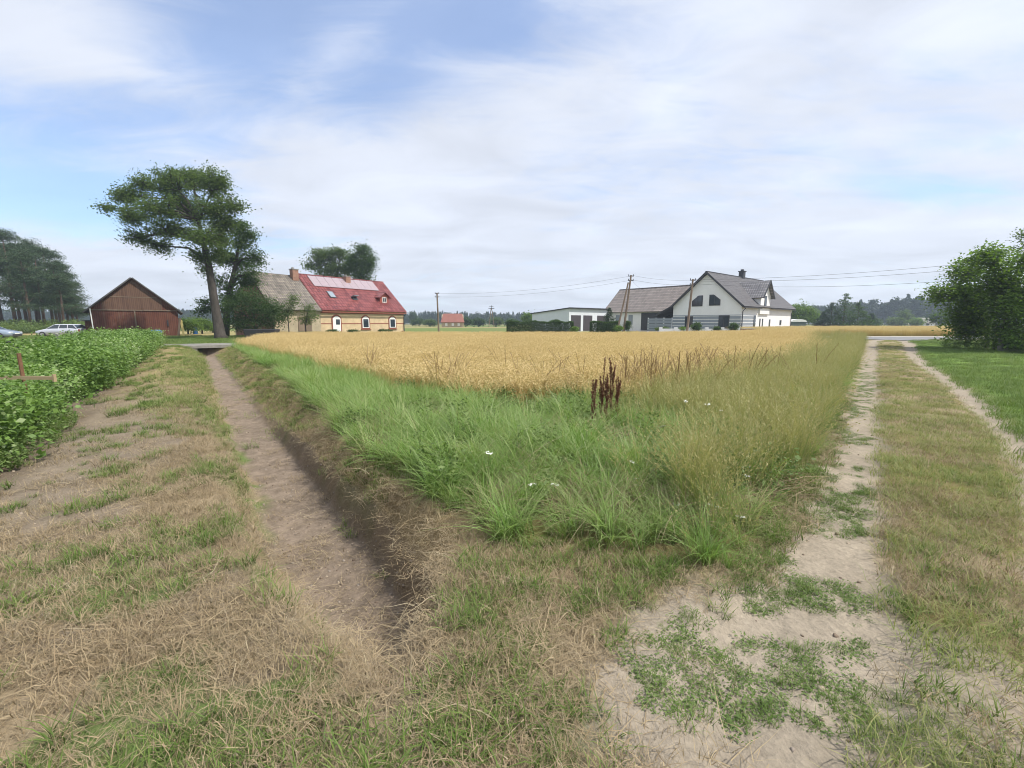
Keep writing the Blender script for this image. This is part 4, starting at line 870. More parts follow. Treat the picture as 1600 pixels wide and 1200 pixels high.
b = MB(); roof_slab(b, (-.3, -.4, 1.5), (4.9, -.4, 1.5), (4.6, 3, 3.4), (0, 3, 3.4), .12); roof_slab(b, (-.3, 6.4, 1.5), (4.9, 6.4, 1.5), (4.6, 3, 3.4), (0, 3, 3.4), .12); b.build('roof', m_conc, fh)
MB().box(1.2, 2.2, -.05, -.003, .5, 1.3).build('window', m_dark, fh)
# ---------------------------------------------------------------- garden bits at left
x_, y_ = G(32, 640); y_ = 6.1; x_, y_, zt = AT(29, 552, 6.3)
st = empty('garden_post', (x_, y_, 0), 0, label='rusty brown post with a pale horizontal batten in the raspberries', cat='post')
MB().tube([(.03, 0, 0), (0, 0, zt)], .024, 8).build('post', mat('rusty_iron', (.17, .09, .05), rough=.9, var=.3, scale=20), st)
b_x0, _, b_z = AT(-20, 590, 6.25); b_x1 = AT(84, 590, 6.25)[0]
MB().bar((b_x0-x_, -.05, b_z), (b_x1-x_, -.05, b_z-.005), .035, .05).box(b_x1-x_-.005, b_x1-x_+.02, -.07, -.03, b_z-.06, b_z+.05).build('batten', mat('pale_batten', (.38, .29, .17), rough=.8, var=.15, scale=8, stretch=(.2, 1, 1)), st)
gx, gy, gz = AT(14, 534, 10.5)
gt = empty('garden_gate', (gx, gy, 0), 0, label='black iron hoop topped gate end behind the raspberries', cat='gate')
b = MB(); rr0 = .095; b.tube([(-rr0, 0, 0), (-rr0, 0, gz-rr0)]+[(-rr0*math.cos(t), 0, gz-rr0+rr0*math.sin(t)) for t in [math.pi*i/8 for i in range(1, 8)]]+[(rr0, 0, gz-rr0), (rr0, 0, 0)], .014, 8); b.build('hoop', m_dark, gt)
MB().tube([(-.5, 0, gz-.14), (.2, 0, gz-.14)], .012, 6).build('rail', m_dark, gt)
x_, y_, z_ = AT(88, 522, 16.5); o = MB().hexa([(0, 0, 0), (.09, 0, 0), (.09, .07, 0), (0, .07, 0)], [(-.16, 0, z_+.03), (-.06, 0, z_), (-.06, .07, z_), (-.16, .07, z_+.03)]).build('garden_stake', m_conc); o.location = (x_+.1, y_, 0); tag(o, label='leaning grey stake at the back edge of the raspberries, below the silver car', cat='stake')
x_, y_, z_ = AT(148, 516, 24); o = MB().tube([(0, 0, 0), (.02, 0, z_)], .05, 8).build('garden_stake', m_white); o.location = (x_, y_, 0); tag(o, label='short white stake above the raspberries by the barn', cat='stake')
# ---------------------------------------------------------------- cars
def car(name, loc, rz, colr, Ln=4.4, Wd=1.72, Ht=1.42, wagon=True, **k):
    e = empty(name, loc, rz, **k); paint = mat(name+'_paint', colr, rough=.25, var=.03, metal=.3, spec=.6)
    # stations along x (nose at 0): lower z, belt z, half width
    st = [(0, .35, .55, .60), (.06, .25, .66, .70), (.35, .20, .74, .80), (1.0, .20, .88, .85), (1.35, .20, .93, .86), (2.2, .20, .95, .86), (3.3, .20, .97, .86), (4.0, .22, .98, .83), (4.3, .28, .95, .78), (4.4, .38, .85, .70)]
    V = []; Fc = []; n = 10
    for x, z0, z1, hw in st:
        x *= Ln/4.4; zm = (z0+z1)/2
        V += [(x, -hw*.80, z0), (x, -hw*.97, z0+.10), (x, -hw, zm), (x, -hw*.985, z1-.08), (x, -hw*.90, z1), (x, hw*.90, z1), (x, hw*.985, z1-.08), (x, hw, zm), (x, hw*.97, z0+.10), (x, hw*.80, z0)]
    for i in range(len(st)-1):
        for j in range(n): a = i*n+j; c_ = i*n+(j+1) % n; Fc.append((a, c_, c_+n, a+n))
    Fc += [tuple(range(n)), tuple(range((len(st)-1)*n, len(st)*n))]
    b = MB(); b.v = V; b.f = Fc; body = b.build('body', paint, e, smooth=True)
    g0, g1, g2, g3 = (1.25, 1.95, 3.85, 4.3) if wagon else (1.4, 2.1, 3.1, 3.9)
    s = Ln/4.4; hb, ht = .78, .60
    def ring(x, z, h): return [(x*s, -h, z), (x*s, h, z)]
    b = MB(); lo = [(g0*s, -hb, .92), (g3*s, -hb, .94), (g3*s, hb, .94), (g0*s, hb, .92)]; hi = [(g1*s, -ht, Ht-.06), (g2*s, -ht, Ht-.08), (g2*s, ht, Ht-.08), (g1*s, ht, Ht-.06)]
    b.hexa(lo, hi); b.build('windows', m_glass, e)
    b = MB(); b.hexa([(p[0], p[1]*1.02, p[2]+.003) for p in hi], [((p[0]-2.9*s)*.93+2.9*s, p[1]*.85, Ht) for p in hi]); rf_ = b.build('roof', paint, e)
    for sy in (-1, 1):
        for (xa, za, xb, zb) in ((g0, .92, g1, Ht-.06), (2.45, .93, 2.5, Ht-.06), (3.35, .93, 3.3, Ht-.07), (g3, .94, g2, Ht-.08)):
            MB().bar((xa*s, sy*(hb+.008), za), (xb*s, sy*(ht+.012), zb), .05, .06).build('pillar', paint, e)
    for x in (.85*s, 3.5*s):
        for sy in (-1, 1):
            wv = MB().tube([(x, sy*.70, .31), (x, sy*.875, .31)], .31, 18).build('tyre', m_dark, e); wv.name = 'wheel'
            MB().tube([(x, sy*.86, .31), (x, sy*.885, .31)], .19, 14).build('rim', mat('alloy', (.5, .5, .5), rough=.35, metal=.6), wv)
    for sy in (-1, 1):
        MB().box(.03, .25, min(sy*.42, sy*.66), max(sy*.42, sy*.66), .56, .70).build('headlight', mat('lamp_glass', (.7, .72, .75), rough=.1, spec=.8), e)
        MB().box(4.33*s, 4.41*s, min(sy*.55, sy*.72), max(sy*.55, sy*.72), .62, .88).build('tail_light', m_brick, e)
    MB().box(-.02, .05, -.5, .5, .30, .46).build('bumper', m_dark, e)
    MB().box(-.025, -.003, -.25, .25, .47, .57).build('number_plate', m_white, e)
    return e
x_, y_, _ = AT(76, 520, 49); car('parked_car', (x_-.2, y_-.6, 0), .10, (.62, .64, .70), label='silver estate car parked side on in front of the pines', cat='car', group='cars parked on the grass')
x_, y_, _ = AT(30, 520, 44); car('parked_car', (x_, y_-.2, 0), R(180+12), (.30, .36, .45), wagon=False, Ht=1.38, label='blue grey car cut off by the left edge of the photo', cat='car', group='cars parked on the grass')
# ================================================================ trees and shrubs
m_ash = leafmat('broad_leaves', [(.07, .11, .04), (.12, .17, .06), (.18, .235, .09), (.30, .34, .18)], trans=.5, rough=.5, tcol=(1.2, 1.35, .6))
m_dk = leafmat('dark_leaves', [(.05, .09, .032), (.09, .14, .048), (.16, .22, .08)], trans=.48, tcol=(1.1, 1.3, .6))
m_lt = leafmat('light_leaves', [(.09, .15, .03), (.14, .22, .045), (.24, .32, .085), (.38, .42, .16)], trans=.5, rough=.42, spec=.4, tcol=(1.2, 1.35, .5))
m_pine = leafmat('pine_needles', [(.04, .075, .035), (.075, .12, .05), (.13, .18, .075)], trans=.12)
m_rasp = leafmat('raspberry_leaves', [(.06, .12, .025), (.12, .21, .045), (.19, .30, .075), (.38, .44, .26)], trans=.3, rough=.5)
def blob_pts(r, blobs, n, shell=.45):
    """random points in a union of ellipsoids ((cx,cy,cz),(rx,ry,rz))"""
    vol = np.array([b[1][0]*b[1][2] for b in blobs]); ch = r.choice(len(blobs), n, p=vol/vol.sum())
    d = r.normal(size=(n, 3)); d /= np.linalg.norm(d, axis=1)[:, None]; q = r.uniform(size=n)**shell
    c = np.array([b[0] for b in blobs])[ch]; s = np.array([b[1] for b in blobs])[ch]
    return c+d*s*q[:, None], ch
def tree(name, loc, trunk, blobs, tips, per, size, mleaf, mb, seed, spread=.45, limb=None, wr=.5, up=.35, twig=.02, shell=.5, flat=.6, **k):
    """trunk: [(x,y,z,r)] from loc; blobs relative to loc; every blob gets a limb, every tip a twig and a cluster of leaves"""
    r = np.random.default_rng(seed); e = empty(name, loc, 0, **k); b = MB()
    tp = [Vector(p[:3]) for p in trunk]; b.tube(tp, [p[3] for p in trunk], 9)
    joints = []      # (pos, radius) points that twigs may start from
    top = trunk[-1][3]; cut = max(1, len(tp)//2)
    for i in range(cut, len(tp)): joints.append((tp[i], trunk[i][3]))
    for c, s in blobs:
        c = Vector(c); j = min(range(len(tp)), key=lambda i: (tp[i]-c).length+max(0, tp[i].z-c.z+.3)*1.5+(3 if i < cut else 0)); st = tp[j]; ln = (c-st).length
        md = st.lerp(c, .5)+Vector((r.normal()*.06*ln, r.normal()*.06*ln, .10*ln)); r0 = min(trunk[j][3]*.75, (limb or .05*ln+.02))
        pts = [st.lerp(md, t) if t <= 1 else md.lerp(c, t-1) for t in (0, .5, 1, 1.5, 2)]
        b.tube(pts, [r0*f for f in (1, .85, .65, .45, .25)], 6)
        for p_ in pts[1:]: joints.append((p_, r0*.4))
    T, ch = blob_pts(r, blobs, tips, shell); JP = np.array([tuple(j[0]) for j in joints])
    Ls = []
    for t in T:
        dd = np.linalg.norm(JP-t, axis=1)+np.maximum(0, JP[:, 2]-t[2])*.6; st = Vector(JP[int(dd.argmin())]); te = Vector(t); ln = (te-st).length
        if twig: md = st.lerp(te, .55)+Vector((0, 0, .08*ln)); b.tube([st, md, te], [twig*1.2, twig*.9, twig*.35], 4)
        n = int(per*r.uniform(.5, 1.5)); c_ = r.normal(size=(n, 3))*spread*r.uniform(.6, 1.3); c_[:, 2] *= flat
        back = r.uniform(0, .45, n)**1.5; Ls.append(t+c_+(np.array(st)-t)*back[:, None])
    Ls = np.concatenate(Ls); Ls = Ls[Ls[:, 2] > -loc[2]+.08]
    b.build('trunk', mb, e, smooth=True)
    V, Fq, Tt = leaves(0, Ls, size, wr=wr, up=up, seed=seed+1)
    link('crown', qmesh('crown', V, Fq, mleaf, {'t': ('FLOAT', 'POINT', Tt)}), e); return e
def pxblobs(Y, base, L_, depth=.85):
    out = []
    for q in L_:
        u, v, ru, rv = q[:4]; dy = q[4] if len(q) > 4 else 0
        x, y, z = AT(u, v, Y+dy); k = (Y+dy)/F_PX; out.append(((x-base[0], y-base[1], z-base[2]), (ru*k, max(ru, rv)*k*depth, rv*k)))
    return out
def pxtrunk(Y, base, L_):
    return [(*(np.array(AT(u, v, Y))-np.array(base)), r_) for u, v, r_ in L_]
bp_ = (*AT(346, 530, 42.5)[:2], 0.0)
tree('ash_tree', bp_, [(0, 0, -.1, .72), (-.1, 0, .4, .50)]+pxtrunk(42.5, bp_, [(337, 485, .38), (330, 440, .33), (325, 410, .29), (318, 380, .22), (310, 345, .15)]),
     pxblobs(42.5, bp_, [(168, 326, 14, 10, -1), (198, 306, 24, 18, 1), (205, 342, 24, 16, -1), (226, 288, 20, 14, 1), (216, 372, 24, 12, 0), (250, 384, 22, 13, 1), (268, 288, 32, 22), (302, 280, 34, 19, 2), (338, 288, 26, 22), (245, 325, 36, 22, -2), (290, 325, 34, 26, 2), (335, 330, 30, 26, -1), (364, 322, 17, 15), (270, 362, 34, 15), (318, 372, 30, 20, -2), (345, 375, 24, 18, 2), (312, 402, 20, 10), (342, 398, 20, 16), (322, 420, 12, 10), (350, 352, 22, 20)]),
     980, 52, .20, m_ash, m_bark, 11, spread=.34, limb=.15, flat=.8, shell=.75, twig=.035, label='tall broadleaf tree with bare leaning trunk and crown sweeping left beside the barn', cat='tree')
bp_ = (*AT(352, 527, 48)[:2], 0.0)
tree('broadleaf_tree', bp_, [(0, 0, -.1, .4)]+pxtrunk(48, bp_, [(354, 490, .32), (360, 450, .28), (368, 415, .2), (372, 390, .12)]),
     pxblobs(48, bp_, [(376, 350, 10, 12), (382, 366, 16, 14), (378, 382, 18, 12), (394, 402, 17, 15), (370, 412, 22, 16, 1), (348, 440, 18, 14), (396, 425, 12, 10, -1), (350, 402, 16, 12, 1), (322, 474, 9, 10), (316, 486, 6, 5), (385, 440, 18, 12), (362, 465, 20, 14)]),
     260, 60, .22, m_dk, m_bark, 12, label='darker tree behind the leaning tree, crown drooping towards the farmhouse roof', cat='tree')
bp_ = (*AT(398, 524, 45)[:2], 0.0)
tree('shrub', bp_, [(0, 0, -.1, .16), (.1, 0, .8, .12), (0, 0, 1.6, .08)],
     pxblobs(45, bp_, [(362, 482, 18, 22), (398, 480, 26, 22), (425, 486, 20, 20, 1), (384, 462, 20, 9), (440, 498, 11, 15), (372, 505, 22, 12), (410, 505, 30, 12)]),
     230, 62, .17, m_dk, m_bark, 13, twig=.012, label='large rounded dark green shrub hiding the old end of the farmhouse', cat='shrub')
bp_ = (*AT(478, 522, 45)[:2], 0.0)
tree('young_tree', bp_, [(0, 0, -.1, .07), (.03, 0, 1.2, .06), (.2, 0, 2.2, .04)], pxblobs(45, bp_, [(482, 483, 11, 12), (478, 500, 9, 9), (490, 494, 7, 8)]),
     42, 40, .15, m_ash, m_bark, 14, twig=.012, spread=.3, label='slender young tree in front of the cream farmhouse wall', cat='tree')
bp_ = (*AT(452, 524, 45.5)[:2], 0.0)
tree('young_tree', bp_, [(0, 0, -.1, .06), (0, 0, 1.4, .05), (0, 0, 2.6, .03)], pxblobs(45.5, bp_, [(455, 475, 9, 10), (448, 492, 9, 10), (458, 468, 5, 8)]),
     36, 40, .15, m_ash, m_bark, 15, twig=.012, spread=.3, label='small tree against the old grey roof, right of the dark shrub', cat='tree')
bp_ = (*AT(525, 515, 82)[:2], 0.0)
tree('broadleaf_tree', bp_, [(0, 0, -.1, .5)]+pxtrunk(82, bp_, [(525, 470, .4), (525, 440, .3), (528, 420, .2)]),
     pxblobs(82, bp_, [(502, 402, 20, 13), (530, 397, 20, 12), (486, 416, 11, 9), (518, 422, 24, 14), (545, 418, 18, 16)]), 210, 52, .34, m_ash, m_bark, 16, spread=.6, twig=.03, label='light green tree rising behind the solar roof, left of a darker one', cat='tree')
bp_ = (*AT(566, 515, 80)[:2], 0.0)
tree('broadleaf_tree', bp_, [(0, 0, -.1, .45)]+pxtrunk(80, bp_, [(566, 470, .4), (564, 440, .3), (566, 415, .2)]),
     pxblobs(80, bp_, [(568, 394, 14, 13), (556, 410, 13, 14), (576, 412, 11, 16), (566, 430, 18, 12)]), 150, 55, .33, m_dk, m_bark, 17, spread=.6, twig=.03, label='darker tree rising above the right part of the red roof', cat='tree')
for (u, v, Y, lst, sd, lab) in ((294, 520, 60, [(290, 504, 9, 9), (300, 508, 10, 8)], 21, 'bright green orchard tree touching the right side of the barn'),
                              (316, 520, 63, [(312, 505, 9, 8), (322, 508, 9, 7)], 22, 'low orchard tree between the barn and the leaning trunk'),
                              (333, 520, 70, [(333, 511, 9, 5), (342, 512, 7, 4)], 23, 'small round bush just left of the leaning trunk')):
    bp_ = (*AT(u, v, Y)[:2], 0.0)
    tree('orchard_tree', bp_, [(0, 0, -.1, .12), (0, 0, .6, .1), (0, 0, 1.1, .06)], pxblobs(Y, bp_, lst), 60, 60, .2, m_lt, m_bark, sd, twig=.015, label=lab, cat='tree', group='orchard trees by the barn')
# right-hand trees beside the track
RT = [('hazel_tree', 1541, 548, 26.5, [(1488, 458, 30, 22), (1466, 462, 14, 7), (1510, 425, 26, 18), (1530, 470, 30, 28), (1500, 496, 22, 22), (1535, 512, 22, 18), (1502, 528, 18, 14), (1518, 505, 24, 20)], 300, 'large leafy tree nearest the road, with a pale thin trunk and branch reaching left'),
      ('hazel_tree', 1562, 552, 24.5, [(1545, 402, 28, 16), (1560, 440, 36, 28), (1582, 480, 34, 30), (1575, 520, 30, 20), (1590, 538, 26, 12)], 320, 'second leafy tree on the right, twin trunk showing in deep shade'),
      ('hazel_tree', 1655, 565, 22.5, [(1620, 402, 34, 22), (1660, 440, 50, 40), (1610, 470, 34, 34), (1620, 525, 40, 26), (1690, 480, 50, 50)], 330, 'leafy tree cut off by the right edge of the photo'),
      ('tall_tree', 1640, 545, 31, [(1604, 366, 13, 6), (1625, 380, 30, 18), (1660, 400, 45, 30), (1590, 392, 14, 8)], 140, 'taller tree peeping over the others at the right edge')]
for i, (nm, u, v, Y, lst, tips, lab) in enumerate(RT):
    bx, by, _ = AT(u, v, Y); bp_ = (bx, by, float(height(bx, by))); c0 = pxblobs(Y, bp_, lst, .75)
    tree(nm, bp_, [(0, 0, -.1, .13), (.05, .1, 1.0, .11), (.1, .1, 2.0, .09), (.1, 0, 3.2, .07)], c0, tips, 50, .135, m_lt if i < 3 else m_ash, m_conc if i < 2 else m_bark, 30+i, spread=.30, twig=.014, limb=.05, wr=.75, up=.45, flat=.7, label=lab, cat='tree')
bx, by, _ = AT(1553, 548, 25.6); o = MB().tube([(0, 0, 0), (-.12, .05, 1.2), (-.3, .1, 2.6)], [.07, .06, .04], 7).build('bare_trunk', m_conc, smooth=True); o.location = (bx, by, 0); tag(o, label='thin bare grey trunk leaning among the right hand trees', cat='tree trunk')
def herbrow(name, u0, v0, u1, v1, n, **k): pass
P = samp(1400, 22, 42, 18, 32, lambda x, y: B((np.abs(y-(26.6-(x-28)*.75)) < 1.6) & (x > RutRR(y)+1.5)))
sc_auto('shade_undergrowth', s_herb, P, 4, 1.2, 2.2, .12, label='leafy undergrowth at the foot of the right hand trees', cat='undergrowth')
# ---- conifers
def spruce(name, loc, h, rad, seed, m_=None, tiers=16, per=16, nq=26, size=.22, trunk_clear=.06, mb=None, **k):
    r = np.random.default_rng(seed); e = empty(name, loc, 0, **k); b = MB(); b.tube([(0, 0, -.1), (0, 0, h*.5), (0, 0, h*.98)], [h*.02, h*.013, .02], 7); Pn = []
    for i in range(tiers):
        q = i/(tiers-1); z = h*(trunk_clear+(1-trunk_clear)*q); R0 = rad*(1-q)**.85*r.uniform(.85, 1.15)+.08*rad
        for j in range(max(4, int(per*(1-q*.7)))):
            a = r.uniform(0, 6.28); l = R0*r.uniform(.7, 1.1); t = r.uniform(.15, 1, nq)**.7
            dr = -.18*l
            Pn.append(np.stack([np.cos(a)*l*t+r.normal(0, .05*rad, nq), np.sin(a)*l*t+r.normal(0, .05*rad, nq), z+dr*t*t+r.normal(0, .03*rad+.02, nq)+l*.05], 1))
            if j % 3 == 0: b.tube([(0, 0, z), (math.cos(a)*l, math.sin(a)*l, z+dr)], [.02, .008], 4)
    b.build('trunk', mb or m_pbark, e); V, Fq, T = leaves(0, np.concatenate(Pn), size, wr=.3, up=.5, seed=seed)
    link('crown', qmesh('crown', V, Fq, m_ or m_pine, {'t': ('FLOAT', 'POINT', T)}), e); return e
for u, Y, vt, rad, sd, lab in ((117, 88, 472, 2.6, 41, 'small dark spruce standing between the pines and the barn'), (952, 67, 482, 1.7, 42, 'open branched dark conifer in front of the garage doors'), (155*0+163, 150, 494, 2, 43, None)):
    if lab is None: continue
    x_, y_, zt = AT(u, vt, Y); spruce('spruce', (x_, y_, 0), zt, rad, sd, tiers=14, label=lab, cat='conifer')
# mid distance right: round tree, dark conifers, bushes
bp_ = (*AT(1252, 510, 112)[:2], 0.0)
tree('broadleaf_tree', bp_, [(0, 0, -.1, .3), (0, 0, 1.5, .25), (0, 0, 3.5, .15)], pxblobs(112, bp_, [(1245, 485, 14, 13), (1262, 488, 14, 13), (1250, 497, 20, 9), (1276, 498, 10, 8)]), 150, 52, .4, m_lt, m_bark, 51, spread=.7, twig=.03, label='rounded light green tree just right of the white house', cat='tree')
for i, (u, Y, vt, rad, lab) in enumerate(((1322, 95, 461, 4.6, 'tallest dark conifer of the clump right of the white house'), (1301, 97, 474, 4.0, 'dark conifer forming the left flank of the clump'), (1343, 96, 474, 3.8, 'dark conifer forming the right flank of the clump'), (1362, 100, 491, 2.6, 'low dark conifer at the right foot of the clump'), (1287, 99, 488, 2.4, 'low conifer at the left foot of the clump'))):
    x_, y_, zt = AT(u, vt, Y); spruce('conifer', (x_, y_, 0), zt, rad, 60+i, m_=m_dk if i in (0, 2) else m_pine, tiers=13, per=14, size=.42, label=lab, cat='conifer', group='conifer clump right of the white house')
for i, (u, v, Y, ru, rv, ml, lab) in enumerate(((1400, 502, 170, 12, 7, m_ash, 'wide green bush left of the distant grey cottage'), (1414, 493, 175, 9, 10, m_ash, 'upright mid green tree before the dark wood'), (1432, 503, 165, 7, 5, m_lt, 'pale bush touching the distant grey cottage'), (1366, 504, 160, 8, 5, m_dk, 'low dark bush before the wood, beside the conifer clump'), (1470, 496, 120, 14, 10, m_dk, 'dark bush right of the distant grey cottage'))):
    bp_ = (*AT(u, 509, Y)[:2], 0.0)
    tree('bush', bp_, [(0, 0, -.1, .2), (0, 0, 1, .15), (0, 0, 2, .1)], pxblobs(Y, bp_, [(u, v, ru, rv), (u+ru*.5, v+2, ru*.5, rv*.7), (u-ru*.5, v+2, ru*.5, rv*.7)]), 60, 45, .5, ml, m_bark, 70+i, spread=.7, twig=0, label=lab, cat='bush')
for i, (u, v, Y, ru, rv, ml, lab) in enumerate(((645, 494, 230, 7, 9, m_pine, 'pointed dark tree just right of the farmhouse'), (655, 503, 190, 14, 5, m_dk, 'low dark bushes left of the lone pole'), (672, 504, 175, 10, 4, m_ash, 'green bush beside the foot of the lone pole'), (728, 502, 165, 10, 6, m_dk, 'dark bush hiding the right end of the distant red roof'), (748, 503, 170, 12, 6, m_dk, 'dark bush left of the small mast'), (775, 502, 168, 12, 6, m_ash, 'green bush at the foot of the small mast'), (800, 504, 172, 10, 5, m_dk, 'low bush right of the small mast'), (826, 497, 130, 8, 8, m_lt, 'light green bush at the left end of the garage'))):
    bp_ = (*AT(u, 509, Y)[:2], 0.0)
    tree('bush', bp_, [(0, 0, -.1, .2), (0, 0, 1, .15), (0, 0, 1.6, .1)], pxblobs(Y, bp_, [(u, v, ru*.7, rv), (u+ru*.5, v+1, ru*.5, rv*.75), (u-ru*.5, v+1, ru*.5, rv*.75)]), 60, 45, .5, ml, m_bark, 80+i, spread=.7, twig=0, label=lab, cat='bush')
# clipped hedges and garden bushes before the white house
def hedge(name, u0, u1, v0, Y, th, lab, m_=m_dk, dens=1300):
    x0, y0, z1 = AT(u0, v0, Y); x1 = AT(u1, v0, Y)[0]; r = np.random.default_rng(int(u0)); z1 = max(z1, .5); ln = x1-x0; e = empty(name, (x0, Y, 0), 0, label=lab, cat='hedge')
    n = int(dens*ln*(z1+th)); q = np.stack([r.uniform(0, ln, n), r.uniform(0, th, n), z1*r.uniform(.0, 1, n)], 1); fc = r.integers(0, 4, n)
    q[fc == 0, 1] = r.normal(0, .05, (fc == 0).sum()); q[fc == 1, 2] = z1+r.normal(0, .05, (fc == 1).sum()); q[fc == 2, 0] = np.where(r.uniform(size=(fc == 2).sum()) < .5, 0, ln); q[:, 2] += .08*np.sin(q[:, 0]*2.1)+.04*np.sin(q[:, 0]*5.3)
    b = MB()
    for i in range(int(ln/.8)+1): b.tube([(i*.8+.1, th/2, 0), (i*.8+.15, th/2, z1*.8)], [.04, .02], 5)
    b.build('stems', m_bark, e); V, Fq, T = leaves(0, q, .13, wr=.6, up=.2, seed=3); link('foliage', qmesh('foliage', V, Fq, m_, {'t': ('FLOAT', 'POINT', T)}), e)
hedge('hedge', 792, 896, 503, 60, 1.1, 'long clipped dark hedge in front of the garage left wall')
hedge('hedge', 924, 968, 503.5, 60, 1.1, 'short clipped dark hedge in front of the garage doors')
def ball(name, u, v, Y, ru, rv, ml, sd, lab):
    bp_ = (*AT(u, 518, Y)[:2], 0.0)
    tree(name, bp_, [(0, 0, -.1, .06), (0, 0, .3, .05), (0, 0, .6, .04)], pxblobs(Y, bp_, [(u, v, ru, rv)], 1), 60, 50, .12, ml, m_bark, sd, spread=.13, twig=0, shell=.3, label=lab, cat='shrub')
ball('round_shrub', 981, 509, 58, 6, 8, m_dk, 91, 'clipped round shrub at the foot of the strutted pole')
ball('round_shrub', 1088, 510, 57, 9, 6.5, m_dk, 92, 'clipped round shrub right of the pole before the striped wall')
ball('round_shrub', 1146, 511, 56, 7, 6.5, m_dk, 93, 'clipped round shrub by the white house corner')
ball('round_shrub', 868, 503, 62, 7, 3, m_dk, 94, 'low rounded shrub just above the long hedge')
ball('garden_bush', 898, 514, 58, 6, 3, m_lt, 95, 'yellow green bush between the hedge and the brown doors')
ball('garden_bush', 966, 513, 57, 7, 4, m_lt, 96, 'yellow green bush between short hedge and round shrub')
ball('garden_bush', 1120, 514, 57, 5, 3.5, m_dk, 97, 'small dark bush between the two round shrubs at the gable')
ball('garden_bush', 1066, 514, 58, 7, 2.5, m_lt, 98, 'low leafy bush left of the gable pole')
ball('garden_bush', 1035, 514, 60, 12, 3, m_ash, 99, 'wide low bush below the grey slat fence')
ball('garden_bush', 520, 518, 52, 10, 2.6, m_dk, 101, 'low bush under the left farmhouse window')
ball('garden_bush', 553, 518, 55, 9, 2.4, m_dk, 102, 'low bush under the middle farmhouse window')
ball('garden_bush', 600, 517, 60, 12, 2.2, m_dk, 103, 'low bush under the right farmhouse window')
# ---- pines at left
r = np.random.default_rng(5); protos = []
def pine(seed, h):
    rr = np.random.default_rng(seed); bl = []
    for i in range(12):
        q = rr.uniform(.30, .98); a = rr.uniform(0, 6.28); rad = h*.17*(1.15-q)*rr.uniform(.3, 1.1)+.1; bl.append(((rad*math.cos(a), rad*math.sin(a), h*q*.96), (h*.15*(1.3-q*.55), h*.15*(1.3-q*.55), h*.07)))
    bl.append(((0, 0, h*.95), (h*.07, h*.07, h*.05)))
    return tree('pine_tree', (0, 0, 0), [(0, 0, -.1, .26), (.1, 0, h*.35, .2), (.05, .1, h*.65, .15), (0, 0, h*.93, .05)], bl, 250, 52, .26, m_pine, m_pbark, seed, spread=.48, wr=.34, up=.3, twig=.022, limb=.07, flat=.45, label='x', cat='pine')
protos = [pine(201+i, 16.0) for i in range(4)]
PN = [(2, 72, 362), (22, 74, 372), (38, 78, 368), (52, 71, 385), (66, 76, 392), (80, 73, 398), (94, 78, 412), (104, 74, 428), (112, 79, 438), (-20, 74, 358), (12, 82, 372), (44, 84, 380), (74, 83, 395), (30, 68, 392), (88, 69, 420)]
PL = ['tall pine at the left frame edge, first of the row', 'pine with broad crown, second from the left edge', 'pine behind the second one, crown just higher than its right neighbour', 'pine near the middle of the left grove with a slim trunk', 'middle pine of the grove above the parked cars', 'pine whose crown starts the downward slope of the grove', 'lower pine right of the grove middle', 'short pine near the right end of the grove', 'outermost short pine at the right end of the grove', 'pine mostly cut off by the left edge of the photo', 'rear pine between the first two trunks at the left edge', 'rear pine showing through the grove middle', 'rear pine behind the downward slope of the grove', 'front pine with low branches near the left car', 'front pine above the silver estate car']
for i, (u, Y, vt) in enumerate(PN):
    x_, y_, zt = AT(u, vt, Y); o = protos[i] if i < 4 else copy_tree(protos[i % 4]); o.location = (x_, y_, 0); s = zt/16.0
    o.scale = (max(s, .75)*1.0, max(s, .75)*1.0, s); o.rotation_euler = (0, 0, r.uniform(0, 6.28)); tag(o, PL[i], 'pine', 'pines of the grove at left'); o.scale.z *= r.uniform(.93, 1.06)
P = samp(2600, -105, -60, 62, 90, lambda x, y: B((x/y < -.97))*.6); 
sc_auto('grove_undergrowth', s_herb, P, 4, 2.5, 5.5, .12, label='low bushy undergrowth below the pines at left', cat='undergrowth')
# ---- raspberry patch
def cane(seed):
    rr = np.random.default_rng(seed); Pn = []
    for j in range(8):
        bx, by = rr.normal(0, .12, 2); a = rr.uniform(0, 6.28); h = rr.uniform(.65, 1.05); ln = rr.uniform(.05, .4)
        for q in np.linspace(.12, 1, 14):
            for _ in range(4): Pn.append((bx+math.cos(a)*ln*q*q+rr.normal(0, .075), by+math.sin(a)*ln*q*q+rr.normal(0, .075), h*q+rr.normal(0, .03)))
    return leaves(0, Pn, .072, wr=.68, up=.42, seed=seed)
s_cane = src('raspberry_cane', [cane(300+i) for i in range(6)], m_rasp)
def raspz(x, y):
    d = Rasp(y)-x; dep = np.interp(y, [4, 9, 16, 31], [4.6, 3.6, 3.4, 3.0])
    return B((d > .12+(fbm(x, y, 1.6, 2, 5)-.5)*.35) & (d < dep) & (y < 30.8) & (y > 3.9))
P = samp(30000, -30, -4, 3.5, 31, raspz)
if len(P) > 2600: P = P[rng.permutation(len(P))[:2600]]
sc_auto('raspberry_patch', s_cane, P, 6, .68, 1.08, .16, lambda x, y: fbm(x, y, 1.2, 3, 4)*1.8-.4, lambda x, y: np.interp(y, [4, 6.5, 10, 16], [.72, .74, .92, 1.0])*(.62+.74*fbm(x, y, .9, 3, 12)), label='dense green raspberry patch along the left dirt strip', cat='raspberry bushes')
P = samp(3000, -12, -4, 3, 7, lambda x, y: B((Rasp(y)-x > -.25) & (Rasp(y)-x < .5))*.5)
sc_auto('patch_edge_weeds', s_herb, P, 4, .4, .9, .12, label='low weeds at the near foot of the raspberry patch', cat='weeds')
m_yd = m_lawn
